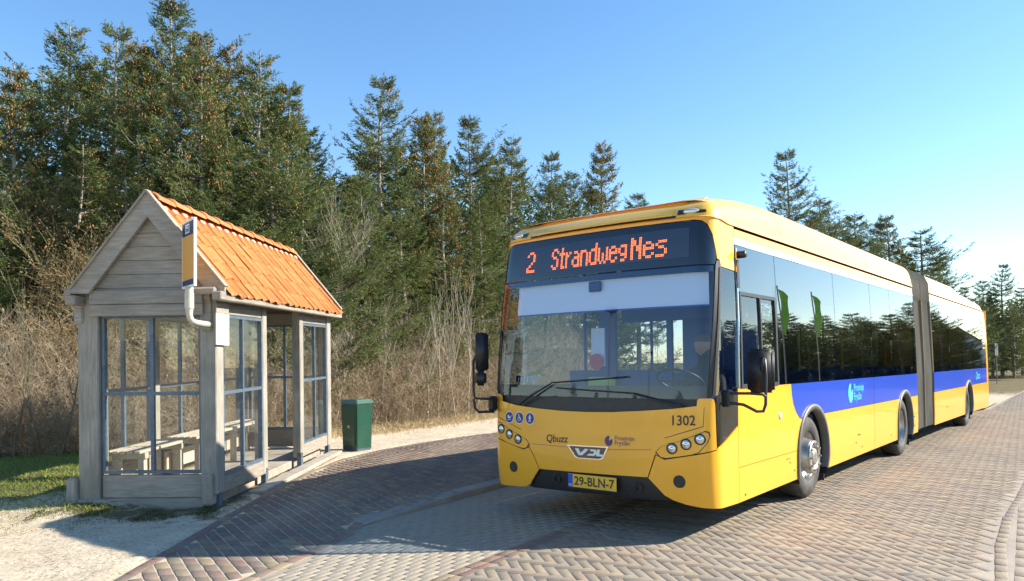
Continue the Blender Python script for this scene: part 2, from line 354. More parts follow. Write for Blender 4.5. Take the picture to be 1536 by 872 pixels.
lay(row(BL, 3.4, 7.3, -.06, .215, .11), o_pl, MB_pave, lambda x, y: pz(x, y)+.004, singles=20, stuffname='border_row')
lay(bond(-1.5, 3, 3.2, 19, PI/2-RA+.06, .21, .07, lambda y: BL(y)+.05, lambda y: BR(y)-.03), o_bd, MB_band, lambda x, y: x*0, singles=0)
lay(bond(3, 9, 3.6, 26, PI/2-RA, .30, .15, lambda y: RG(y)+.06, lambda y: RG(y)+1.4), o_rp, MB_band, lambda x, y: x*0, singles=40)
# raised kerb beside the bus lane
M_kerb = mat('kerb_concrete', (.27, .25, .22), .85, col2=(.20, .19, .175), scale=7, bump=.3, bscale=60, dirt=((.36, .33, .27), 2., .5))
def kerb():
    k = empty('kerb'); k['kind'] = 'structure'; y = 7.45; prev = None; i = 0
    while y < 21:
        y2 = y+.75; a = Vector((float(BL(y)), y, 0)); b = Vector((float(BL(y2)), y2, 0)); d = (b-a); n = Vector((-d.y, d.x, 0)).normalized()
        d.normalize(); b = b - d*.006
        h0 = float(pz(np.float64(a.x-.3), y)); h1 = float(pz(np.float64(b.x-.3), y2)); h0 = max(h0, .012)+.004; h1 = max(h1, .012)+.004; m = MB(); wdt = .2
        ins = .015
        vs = [a+Vector((0,0,-.05)), b+Vector((0,0,-.05)), b+n*wdt+Vector((0,0,-.05)), a+n*wdt+Vector((0,0,-.05)),
              a+Vector((0,0,h0-.012)), b+Vector((0,0,h1-.012)), b+n*wdt+Vector((0,0,h1)), a+n*wdt+Vector((0,0,h0)), a+n*ins+Vector((0,0,h0)), b+n*ins+Vector((0,0,h1))]
        m.add(vs, [(0,1,5,4),(4,5,9,8),(8,9,6,7),(7,6,2,3),(0,4,8,7,3),(1,2,6,9,5)]); o = m.build('kerbstone', M_kerb, k); y = y2
kerb()
# ------------------------------------------------------------------ bus shelter (local: x = across to the road side, -x to the back; y = along; z up)
M_wood = mat('grey_oak', (.38,.345,.29), .8, col2=(.25,.23,.20), scale=5, stretch=(7,7,.7), bump=.35, bscale=22, spec=.25, dirt=((.15,.15,.11), 2.2, .55))
M_woodh = mat('grey_board', (.38,.35,.30), .8, col2=(.26,.24,.21), scale=5, stretch=(.8,.8,9), bump=.35, bscale=22, spec=.25, var=[(.85,.86,.88),(1.08,1.04,1.),(.95,.95,.95)], dirt=((.16,.15,.12), 1.6, .5))
M_woody = mat('grey_beam', (.34,.30,.24), .8, col2=(.22,.195,.16), scale=5, stretch=(9,.8,9), bump=.35, bscale=22, spec=.25)
M_fr = mat('galvanised_frame', (.075,.115,.165), .45, metal=.25, col2=(.13,.17,.21), scale=14, bump=.15)
M_tile = mat('clay_tile', (1.,1.,1.), .7, col2=(.72,.66,.62), scale=7, detail=8, bump=.3, bscale=40, var=[(.54,.185,.06),(.62,.225,.078),(.47,.155,.05),(.58,.205,.068)], spec=.12)
M_ridge = mat('ridge_tile', (1.,1.,1.), .65, col2=(.75,.68,.62), scale=7, bump=.3, var=[(.62,.19,.05),(.70,.23,.07),(.54,.16,.045)])
M_mort = mat('mortar', (.60,.50,.38), .9, col2=(.48,.30,.17), scale=20, bump=.4)
M_pane = glass('shelter_glass', (.93,.95,.94), 1.5, haze=(.45,.45,.4), hz=.04)
M_conc = mat('concrete_floor', (.38,.34,.28), .9, col2=(.25,.22,.18), scale=5, bump=.3)
M_steel = mat('pale_steel', (.52,.49,.42), .5, metal=.3, col2=(.42,.38,.3), scale=9)
M_white = mat('white_paint', (.78,.78,.76), .45); M_navy = mat('navy_print', (.012,.03,.11), .4); M_orange = mat('orange_print', (.68,.33,.06), .45)
SH = empty('bus_shelter', (-3.53, 8.48, 0), rz=-.0369, rx=.020, label='weathered wooden bus shelter with orange tiled gable roof and framed glass walls', cat='bus shelter')
X0s, X1s, LEN = -1.45, .18, 4.62          # back, road side, length
# posts
def post(x, y, z0, z1, w=.2, d=.2, ch=0):
    m = MB(); m.box(x-w/2, x+w/2, y-d/2, y+d/2, z0, z1, bev=.012); return m.build('post', M_wood, SH)
post(-1.32, .1, .03, 2.42, .24, .2); post(.075, .1, .14, 2.42, .19, .2)
for y in (1.52, 3.06): post(.1, y, .12, 2.42, .13, .15)
post(.1, LEN-.1, .12, 2.42, .15, .2); post(-1.35, LEN-.1, .05, 2.42, .2, .2)
for y in (1.55, 3.08): post(-1.38, y, .05, 2.42, .12, .14)
for (x, y) in ((.13, .12), (.13, 1.55), (.13, 3.03), (.13, LEN-.12)):
    m = MB(); m.box(x-.035, x+.035, y-.045, y+.045, -.05, .2, bev=.004); m.box(x-.05, x+.05, y-.06, y+.06, -.03, .0); m.build('post_foot', M_fr, SH)
m = MB(); m.box(-1.56, -1.44, -.06, .06, -.04, .34, bev=.02); m.build('corner_block', M_wood, SH)
m = MB(); m.box(.0, .13, -.05, .08, .02, .38, bev=.02); m.build('corner_block', M_wood, SH)
# sills and rails (boards)
def board(n, x0, x1, y0, y1, z0, z1, mt=M_woodh, bev=.008): m = MB(); m.box(x0, x1, y0, y1, z0, z1, bev=bev); return m.build(n, mt, SH)
board('base_board', -1.19, -.02, .04, .10, .10, .36); board('base_board', -1.19, -.02, .05, .11, -.03, .095)
board('head_board', -1.19, -.02, .05, .11, 2.23, 2.42)
for (a, b) in ((.20, 1.44), (3.14, LEN-.2)):
    m = MB(); m.box(.09, .155, a, b+.1, .12, .315, bev=.01); m.build('base_board', M_woody, SH)
    m = MB(); m.box(.09, .15, a, b, 2.20, 2.415, bev=.008); m.build('head_board', M_woody, SH)
board('base_board', -1.25, .0, LEN-.12, LEN-.06, .1, .4); board('head_board', -1.25, .0, LEN-.12, LEN-.06, 2.23, 2.42)
for (a, b) in ((.2, 1.48), (1.62, 3.01), (3.15, LEN-.2)):
    m = MB(); m.box(-1.42, -1.36, a, b, .1, .4, bev=.008); m.build('base_board', M_woody, SH)
    m = MB(); m.box(-1.42, -1.36, a, b, 2.23, 2.42, bev=.008); m.build('head_board', M_woody, SH)
# glazed frames: u axis along wall, 2x2 panes
def window(org, du, u0, u1, z0, z1, zm, nrm, nc=2):
    org = Vector(org); du = Vector(du); nn = Vector(nrm); t = .035; cols = [u0 + (u1-u0)*i/nc for i in range(nc+1)]
    def P(u, z, d): p = org + du*u + nn*d; return (p.x, p.y, z)
    def bar(a, b, z_0, z_1, dd=.028):
        m.add([P(a,z_0,-dd),P(b,z_0,-dd),P(b,z_0,dd),P(a,z_0,dd),P(a,z_1,-dd),P(b,z_1,-dd),P(b,z_1,dd),P(a,z_1,dd)], [(0,3,2,1),(4,5,6,7),(0,1,5,4),(1,2,6,5),(2,3,7,6),(3,0,4,7)])
    m = MB(); bar(u0, u1, z0-t, z0); bar(u0, u1, z1, z1+t); bar(u0-t, u0, z0-t, z1+t); bar(u1, u1+t, z0-t, z1+t); w_ = m.build('window_frame', M_fr, SH)
    m = MB(); bar(u0, u1, zm-.02, zm+.02, .024)
    for c in cols[1:-1]: bar(c-.02, c+.02, z0, z1, .0225)
    m.build('glazing_bar', M_fr, w_)
    for i in range(nc):
        for (a, b) in ((z0, zm-.02), (zm+.02, z1)):
            e0 = cols[i] + (.02 if i else 0); e1 = cols[i+1] - (.02 if i < nc-1 else 0)
            m = MB(); m.add([P(e0,a,0),P(e1,a,0),P(e1,b,0),P(e0,b,0)], [(0,1,2,3)]); m.build('pane', M_pane, w_)
window((0,.075,0), (1,0,0), -1.155, -.055, .41, 2.16, 1.29, (0,1,0))
window((0,LEN-.09,0), (1,0,0), -1.2, -.03, .44, 2.19, 1.31, (0,1,0))
window((.13,0,0), (0,1,0), .235, 1.41, .35, 2.16, 1.28, (1,0,0)); window((.13,0,0), (0,1,0), 3.17, LEN-.24, .35, 2.16, 1.30, (1,0,0))
for (a, b) in ((.24, 1.44), (1.66, 2.97), (3.19, LEN-.24)): window((-1.39,0,0), (0,1,0), a, b, .44, 2.19, 1.30, (1,0,0))
# eaves beams, their log ends, wall plates
m = MB(); m.beam((.285,-.24,2.385), (.285,LEN+.16,2.385), .11, .10, bev=.012); m.build('eaves_beam', M_woody, SH)
m = MB(); m.beam((-1.40,-.2,2.36), (-1.40,LEN+.16,2.36), .12, .11, bev=.012); m.build('eaves_beam', M_woody, SH)
m = MB(); m.beam((-1.60,.05,2.455), (-1.30,.05,2.455), .11, .11, bev=.02); m.build('beam_end', M_woodh, SH)
m = MB(); m.beam((.26,-.17,2.445), (-.02,-.17,2.445), .09, .08, bev=.02); m.build('beam_end', M_woodh, SH)
m = MB(); m.box(.02, .13, -.03, .05, 2.0, 2.40, bev=.01); m.build('bracket', M_woodh, SH)
m = MB(); m.box(-1.47, -1.36, -.03, .05, 2.1, 2.40, bev=.02); m.build('bracket', M_woodh, SH)
# gable: cladding planks
AX, AZ = -.54, 3.48; EZ = 2.524; HWD = .775         # apex and eaves
def gable(y, front):
    z = 2.34; k = 0
    while z < 3.24:
        z2 = min(z+.155, 3.28); hw0 = (3.42-z)/1.234; hw1 = max((3.42-z2)/1.234, .01)
        if k == 0: hw0 = hw1 = .66
        m = MB(); m.prism([(AX-hw0, z+.006), (AX+hw0, z+.006), (AX+hw1, z2), (AX-hw1, z2)], lambda u, v, t: (u, y+t, v), 0, .03 + .004*(k % 2)); m.build('gable_plank', M_woodh, SH); z = z2; k += 1
gable(-.045, 1); gable(LEN+.02, 0)
m = MB(); m.box(-1.26, .05, -.075, -.05, 2.315, 2.475, bev=.006); m.build('gable_plank', M_woodh, SH)
m = MB(); m.box(-1.26, .05, -.068, -.05, 2.18, 2.31, bev=.006); m.build('gable_plank', M_woodh, SH)
sl_ = math.atan2(AZ-EZ, HWD)
for (y, dz) in ((-.14, 0), (LEN+.10, 0)):
    for s in (-1, 1):
        m = MB(); c_, s_ = math.cos(sl_), math.sin(sl_); wd = .155
        def fn(u, v, t): return (AX + s*u, y+t, v)
        poly = [(0, AZ+.10), (0, AZ+.10-wd/c_*1.18), (HWD-.09, EZ-.09), (HWD+.10, EZ-.09), (HWD+.10, EZ-.02)]
        m.prism(poly if s > 0 else poly[::-1], fn, 0, .045); m.build('barge_board', M_woodh, SH)
        m = MB(); m.beam((AX, y+.02, AZ+.105), (AX+s*(HWD+.11), y+.02, EZ-.034), .10, .025, up=(s*s_, 0, c_)); m.build('barge_cap', M_woody, SH)
# roof deck boards under the tiles
for s in (-1, 1):
    for k in range(7):
        t0, t1 = k/7, (k+1)/7-.01; m = MB(); o_ = .05
        P0 = (AX+s*HWD*t0, AZ+(EZ-AZ)*t0-o_); P1 = (AX+s*HWD*t1, AZ+(EZ-AZ)*t1-o_)
        m.prism([P0, P1, (P1[0], P1[1]-.022), (P0[0], P0[1]-.022)], lambda u, v, t: (u, t, v), -.09, LEN+.09); m.build('roof_board', M_woody, SH)
# pantiles
SLL = math.hypot(HWD+.085, (AZ-EZ)*(HWD+.085)/HWD); NR = 5; NCt = 20; TW = (LEN+.19-.01)/NCt; TL = SLL/NR + .05
def pantile():
    V = []; F = []; n = 10
    prof = [(i/n, .021*math.cos(2*PI*(i/n)*1.0+.3)) for i in range(n+1)]
    for (yy_, l) in ((0, 0), (TL, 1)):
        for (u, h) in prof: V.append((u*(TW+.02), yy_, h + (.010 if l == 1 else 0)))
    for (u, h) in prof: V.append((u*(TW+.02), TL, h+.003))
    k = n+1
    F = [(i, i+1, k+i+1, k+i) for i in range(n)] + [(k+i, k+i+1, 2*k+i+1, 2*k+i) for i in range(n)]
    me = bpy.data.meshes.new('roof_tile'); me.from_pydata(V, [], F); me.polygons.foreach_set('use_smooth', [i < n for i in range(len(F))]); me.materials.append(M_tile); return me
me_t = pantile()
for s in (1, -1):
    d = Vector((s*math.cos(sl_), 0, -math.sin(sl_))); yv = Vector((0, -s, 0)); nz = yv.cross(d)
    for r in range(NR):
        for c in range(NCt):
            st = (SLL/NR)*r - .0; p = Vector((AX, 0, AZ+.012)) + d*st + Vector((0, (LEN+.095-TW*c) if s > 0 else (-.095+TW*c), 0)) + nz*.014
            o = bpy.data.objects.new('roof_tile', me_t); COL.objects.link(o); o.parent = SH
            M = Matrix(((yv.x, d.x, nz.x, p.x), (yv.y, d.y, nz.y, p.y), (yv.z, d.z, nz.z, p.z), (0, 0, 0, 1)))
            o.matrix_local = M @ Matrix.Rotation(random.uniform(-.02, .02), 4, 'Z') @ Matrix.Translation((random.uniform(-.004, .004), random.uniform(-.010, .010), random.uniform(-.004, .004)))
m = MB(); n = 10; RL = .40
for i in range(2):
    pass
NRD = 12; rl = (LEN+.19)/NRD
def ridge():
    V = []; F = []; n = 10; st = [(0, .125), (.03, .132), (.05, .12), (rl+.02, .108)]
    for (y, r) in st:
        for i in range(n+1): a = PI*(i/n)*1.0; V.append((-r*math.cos(a), y, r*.80*math.sin(a)))
    for j in range(len(st)-1):
        for i in range(n): q = j*(n+1)+i; F.append((q, q+1, q+n+2, q+n+1))
    for i in range(n+1): a = PI*i/n; V.append((-.105*math.cos(a), 0, .08*math.sin(a)))
    b = len(st)*(n+1); F += [(i+1, i, b+i, b+i+1) for i in range(n)]
    me = bpy.data.meshes.new('ridge_tile'); me.from_pydata(V, [], F); me.polygons.foreach_set('use_smooth', [True]*len(F)); me.materials.append(M_ridge); return me
me_r = ridge()
for k in range(NRD):
    o = bpy.data.objects.new('ridge_tile', me_r); COL.objects.link(o); o.parent = SH; o.location = (AX, -.095+k*rl, AZ-.0+random.uniform(-.004, .004)); o.rotation_euler = (-.02, 0, random.uniform(-.01, .01))
for s in (1, -1):
    for c in range(NCt):
        y = -.09+TW*(c+.55); mm = MB(); mm.box(-.03, .03, y-.055, y+.04, -.03, .012, Matrix.Translation((AX+s*.115, 0, AZ-.065)) @ Matrix.Rotation(s*.85, 4, 'Y'), bev=.012); mm.build('ridge_mortar', M_mort, SH)
# floor, benches
m = MB(); m.box(-1.30, .02, .12, LEN-.14, -.04, .075, bev=.01); m.build('floor_slab', M_conc, SH)
m = MB(); m.box(.16, .36, .9, LEN, -.05, .012, bev=.01); m.build('threshold_strip', M_conc, SH)
M_bench = mat('bench_wood', (.50,.43,.33), .75, col2=(.36,.31,.24), scale=5, stretch=(9,.8,9), bump=.2)
def bench(y0, y1, n):
    B_ = empty('bench', (0, 0, 0)); B_.parent = SH
    for k in range(5):
        x = -1.27+.088*k; m = MB(); m.box(x, x+.074, y0, y1, .575, .61, bev=.005); m.build('slat', M_bench, B_)
    for i in range(n):
        y = y0+.15+(y1-y0-.3)*i/max(n-1, 1); m = MB(); m.box(-1.25, -.84, y-.04, y+.04, .50, .573, bev=.005)
        m.box(-1.24, -1.16, y-.04, y+.04, .08, .50); m.box(-.93, -.86, y-.04, y+.04, .08, .50); m.build('leg', M_bench, B_)
bench(.22, 1.42, 2); bench(1.66, LEN-.3, 3)
m = MB(); m.box(-1.30, -1.26, 1.66, LEN-.3, .16, .40, bev=.005); m.build('wall_board', M_bench, SH)
M_blue = mat('blue_plastic', (.02,.11,.42), .4)
m = MB(); m.box(-1.33, -1.24, 2.78, 2.91, 1.42, 1.70, bev=.015); o = m.build('ticket_box', M_blue, SH)
# timetable board on the corner post
TB = empty('timetable_board', (-3.53, 8.48, 0), rz=-.0369, label='narrow white timetable board screwed to the shelter corner post', cat='notice board')
m = MB(); m.box(.190, .206, -.10, .235, 1.84, 2.20, bev=.002); m.build('board', M_white, TB)
m = MB(); m.box(.188, .203, -.10, .235, 2.203, 2.40, bev=.003); m.build('backing_plank', M_woody, TB)
m = MB(); m.box(.09, .189, -.02, .03, 1.95, 2.3); m.build('batten', M_woody, TB)
# bus stop sign on bent pipe
SG = empty('bus_stop_sign', (-3.53, 8.48, 0), rz=-.0369, label='orange and navy bus stop sign on a bent pipe from the shelter post', cat='bus stop sign')
e_ = Vector((-.66, .75, 0)).normalized(); nf = Vector((-.75, -.66, 0)).normalized(); C0 = Vector((.02, -.37, 2.83))
def sp_(u, v, d): return tuple(C0 + e_*u + Vector((0, 0, v)) + nf*d)
def splate(name, u0, u1, v0, v1, d0, d1, mt, parent=SG): m = MB(); m.prism([(u0,v0),(u1,v0),(u1,v1),(u0,v1)], sp_, d0, d1); return m.build(name, mt, parent)
splate('frame', -.225, .225, -.37, .37, -.014, .014, M_white)
for s in (1, -1):
    a, b = (.0145, .0185)
    a, b = a*s, b*s
    splate('panel', -.195, .195, .20, .345, a, b, M_navy); splate('panel', -.195, .195, -.285, .197, a, b, M_orange); splate('panel', -.195, .195, -.345, -.288, a, b, M_navy)
    c = b + .0015*s
    ic = MB()
    def rect(u0, u1, v0, v1, cc=c): 
        P = [sp_(u0*s, v0, cc), sp_(u1*s, v0, cc), sp_(u1*s, v1, cc), sp_(u0*s, v1, cc)]; ic.add(P, [(0,1,2,3)])
    rect(-.075, .075, .225, .325); ic.build('pictogram', M_white, SG)
    ic = MB(); c2 = c + .0015*s
    rect(-.055, .055, .262, .305, c2); rect(-.055, .055, .245, .258, c2); rect(-.045, -.025, .236, .245, c2); rect(.025, .045, .236, .245, c2); ic.build('bus_symbol', M_navy, SG)
    ic = MB(); c2 = c + .003*s; rect(-.045, .045, .275, .297, c2); ic.build('bus_symbol', M_white, SG)
m = MB(); m.tube([(.02,-.37,2.47), (.02,-.37,2.25), (.02,-.37,2.17), (.028,-.365,2.12), (.045,-.35,2.09), (.075,-.32,2.075), (.10,-.25,2.07), (.11,0,2.07)], [.045,.045,.036,.036,.036,.036,.036,.036], 12)
m.tube([(.02,-.37,2.40), (.02,-.37,2.23)], .05, 12); m.build('pipe', M_steel, SG)
# litter bin
M_green = mat('dark_green_steel', (.008,.06,.038), .32, col2=(.012,.075,.05), scale=4, coat=.25, dirt=((.05,.07,.04), 3, .3))
M_greenb = mat('green_lid', (.03,.11,.085), .3, coat=.3, col2=(.02,.08,.06), scale=5)
BN = empty('litter_bin', (-2.95, 14.1, .0), rz=math.radians(-34), label='dark green steel litter bin standing on the verge beside the shelter', cat='litter bin')
def frus(name, a, b, z0, z1, a2, b2, mt, parent=BN, bev=.012):
    bm = bmesh.new(); vs = [bm.verts.new(c) for c in ((-a,-b,z0),(a,-b,z0),(a,b,z0),(-a,b,z0),(-a2,-b2,z1),(a2,-b2,z1),(a2,b2,z1),(-a2,b2,z1))]
    for f in ((0,3,2,1),(4,5,6,7),(0,1,5,4),(1,2,6,5),(2,3,7,6),(3,0,4,7)): bm.faces.new([vs[i] for i in f])
    bmesh.ops.bevel(bm, geom=bm.edges[:], offset=bev, segments=2, affect='EDGES'); me = bpy.data.meshes.new(name); bm.to_mesh(me); bm.free(); return link(name, me, mt, parent)
frus('body', .19, .19, .03, .86, .212, .212, M_green); frus('lid', .222, .222, .862, .95, .205, .205, M_greenb)
frus('door', .15, .006, .10, .80, .165, .006, M_green, bev=.003).location = (0, -.205, 0); frus('base', .17, .17, -.03, .05, .2, .2, M_fr)
m = MB(); m.box(-.03, .03, -.222, -.208, .42, .47, bev=.004); m.build('lock', M_steel, BN)
# ------------------------------------------------------------------ the bus
# ---- bus skin: p = arc length round the plan from the front centre (+ = near side), z = height
BC=.075; X0=1.12; A0=math.atan(2*BC/X0); RC=(1.275-X0)/(1-math.sin(A0))
_par=[(i*X0/40, BC*(i/40)**2) for i in range(41)]
_pl=[0]
for i in range(40): _pl.append(_pl[-1]+math.dist(_par[i],_par[i+1]))
LP=_pl[-1]; LA=RC*(math.pi/2-A0); PE=LP+LA; YE=BC+RC*math.cos(A0)
def plan(p):
    s=1 if p>=0 else -1; p=abs(p)
    if p<=LP:
        t=p/LP*X0; return s*t, BC*t*t/X0/X0, s*math.sin(math.atan(2*BC*t)), -math.cos(math.atan(2*BC*t))
    if p<=PE:
        a=A0+(p-LP)/RC; return s*(X0+RC*(math.sin(a)-math.sin(A0))), BC+RC*(math.cos(A0)-math.cos(a)), s*math.sin(a), -math.cos(a)
    return s*1.275, YE+p-PE, s*1., 0.
def lerp(z,T):
    if z<=T[0][0]: return T[0][1]
    for (a,b),(c,d) in zip(T,T[1:]):
        if z<=c:
            t=(z-a)/(c-a); return b+(d-b)*t
    return T[-1][1]
YF=[(.2,.05),(.4,.0),(.8,-.01),(1.1,0),(1.3,.01),(1.9,.05),(2.4,.09),(2.7,.13),(2.9,.18)]
HW=[(.2,.985),(.45,1.),(1.3,1.),(2.0,.99),(2.7,.965),(2.9,.955)]
def S(p,z,off=0.):
    x,y,nx,ny=plan(p)
    x+=nx*off; y+=ny*off
    w=max(0,1-max(y,0)/1.6); 
    return x*lerp(z,HW), y+lerp(z,YF)*w*w*(3-2*w) if w<1 else y+lerp(z,YF), z
def pS(y): return PE+(y-YE)
BUS = empty('articulated_bus', (.706, 7.227, 0), rz=-.6831, label='long yellow articulated city bus with blue side band and orange dot matrix destination', cat='bus')
M_yel = mat('yellow_paint', (.92,.43,.02), .3, coat=.55, spec=.5, col2=(.89,.41,.02), scale=1.5, dirt=((.55,.30,.06), 1.2, .12))
M_yel_sun = mat('sun_paled_yellow', (.90,.50,.055), .35, coat=.5, col2=(.87,.48,.055), scale=1.5)  # body yellow made paler to show the sun's overexposure on the roof
M_blueb = mat('blue_band', (.003,.05,.44), .3, coat=.3, col2=(.006,.055,.48), scale=2)
M_pale = mat('sky_sheen_strip', (.50,.70,.80), .2, coat=.8)  # sky reflection on the curved panel, put into its colour
M_blk = mat('black_plastic', (.012,.012,.014), .45, col2=(.02,.02,.022), scale=20)
M_bgl = mat('black_gloss', (.006,.007,.010), .08, coat=1.)
M_arch = mat('arch_rubber', (.07,.07,.068), .5, col2=(.10,.10,.095), scale=6)
M_hoop = mat('bellows_hoop_cloth', (.12,.105,.08), .8)
M_rub = mat('rubber', (.02,.02,.021), .75, col2=(.035,.033,.03), scale=30)
M_tyre = mat('tyre_rubber', (.022,.022,.023), .75, col2=(.06,.055,.05), scale=6, bump=.2, bscale=40)
M_rim = mat('steel_rim', (.55,.55,.54), .32, metal=.85, col2=(.33,.31,.29), scale=7)
M_hub = mat('hub_metal', (.6,.58,.54), .35, metal=.8, col2=(.25,.22,.19), scale=14)
M_bel = mat('bellows_fabric', (.34,.30,.23), .85, col2=(.25,.22,.17), scale=3, stretch=(1,1,.4))
M_wsg = glass('windscreen_glass', (.70,.80,.96), 1.55)
M_sdg = glass('side_glass', (.34,.38,.42), 2.9); M_sdf = glass('far_side_glass', (.66,.70,.72), 1.5)
M_drg = glass('driver_glass', (.62,.68,.72), 1.9)
M_led = mat('led_panel_sky_sheen', (.035,.055,.095), .3)  # slate blue of the mirrored sky is mixed into this colour
M_dot = mat('lit_dot', (.4,.08,.02), .5, emit=(1., .17, .03), es=2.6)
M_chr = mat('chrome', (.8,.8,.8), .15, metal=1.)
M_lamp = mat('lamp_lens', (.75,.75,.72), .08, metal=.6, coat=1.)
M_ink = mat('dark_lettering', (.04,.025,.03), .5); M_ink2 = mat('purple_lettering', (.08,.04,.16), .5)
M_cyan = mat('cyan_lettering', (.08,.55,.72), .4); M_inb = mat('interior_blue_grey', (.03,.085,.26), .6); M_inw = mat('interior_white', (.42,.45,.5), .6)
M_plate = mat('plate_yellow', (.80,.47,.03), .35); M_pblue = mat('plate_blue', (.01,.07,.5), .4)
M_blind = mat('sun_blind', (.80,.80,.76), .8); M_dark = mat('under_dark', (.012,.012,.012), .9)
def skin(name, poly, m, off=0., th=.014, parent=BUS, fine=.07, label=None, zstep=.16, walls=True):
    ar = sum(a[0]*b[1]-b[0]*a[1] for a, b in zip(poly, poly[1:]+poly[:1]))
    if ar < 0: poly = poly[::-1]
    bm = bmesh.new(); vs = [bm.verts.new((p, z, 0)) for p, z in poly]; bm.faces.new(vs)
    p0, p1 = min(p for p, z in poly), max(p for p, z in poly); z0, z1 = min(z for p, z in poly), max(z for p, z in poly)
    cuts = []
    x = -1.75
    while x < 1.76:
        if p0 < x < p1: cuts.append(((x, 0, 0), (1, 0, 0)))
        x += fine*(.45 if 1.07 < abs(x) < 1.40 else 1)
    z = .2
    while z < 3:
        if z0 < z < z1: cuts.append(((0, z, 0), (0, 1, 0)))
        z += zstep
    for co, no in cuts: bmesh.ops.bisect_plane(bm, geom=bm.verts[:]+bm.edges[:]+bm.faces[:], dist=1e-5, plane_co=co, plane_no=no)
    bmesh.ops.triangulate(bm, faces=[f for f in bm.faces if len(f.verts) > 4])
    bm.verts.index_update(); V2 = [(v.co.x, v.co.y) for v in bm.verts]; F = [tuple(v.index for v in f.verts) for f in bm.faces]
    E = [(e.link_loops[0].vert.index, e.link_loops[0].link_loop_next.vert.index) for e in bm.edges if e.is_boundary]; bm.free()
    mb = MB(); mb.add([S(p, z, off) for p, z in V2], F, sm=True)
    if walls:
        for a, b in E:
            A, B = V2[a], V2[b]; mb.add([S(*A, off), S(*A, off-th), S(*B, off-th), S(*B, off)], [(0, 1, 2, 3)])
    o = mb.build(name, m, parent, fix=False)
    if label: o['label'] = label
    return o
def arc(cy, cz, r, a0, a1, n=14): return [(cy+r*math.cos(math.radians(a0+(a1-a0)*i/n)), cz+r*math.sin(math.radians(a0+(a1-a0)*i/n))) for i in range(n+1)]
def ss(name, poly, m, s, **k): return skin(name, [(s*pS(y), z) for y, z in poly], m, **k)
ZB, ZL, ZT, ZG = .955, 1.335, 2.69, .285
WY = (2.82, 7.62, 14.47); WR = .565; WZ = .50
def zx(z, c, s): return c + s*math.sqrt(max(WR*WR-(z-WZ)**2, 0))
def rr(x0, x1, y0, y1, r, n=4):
    out = []
    for cx, cy, a in ((x1-r, y1-r, 0), (x0+r, y1-r, 90), (x0+r, y0+r, 180), (x1-r, y0+r, 270)): out += arc(cx, cy, r, a, a+90, n)
    return out
SEC1 = 8.62; SEC2 = 10.18; END = 17.9
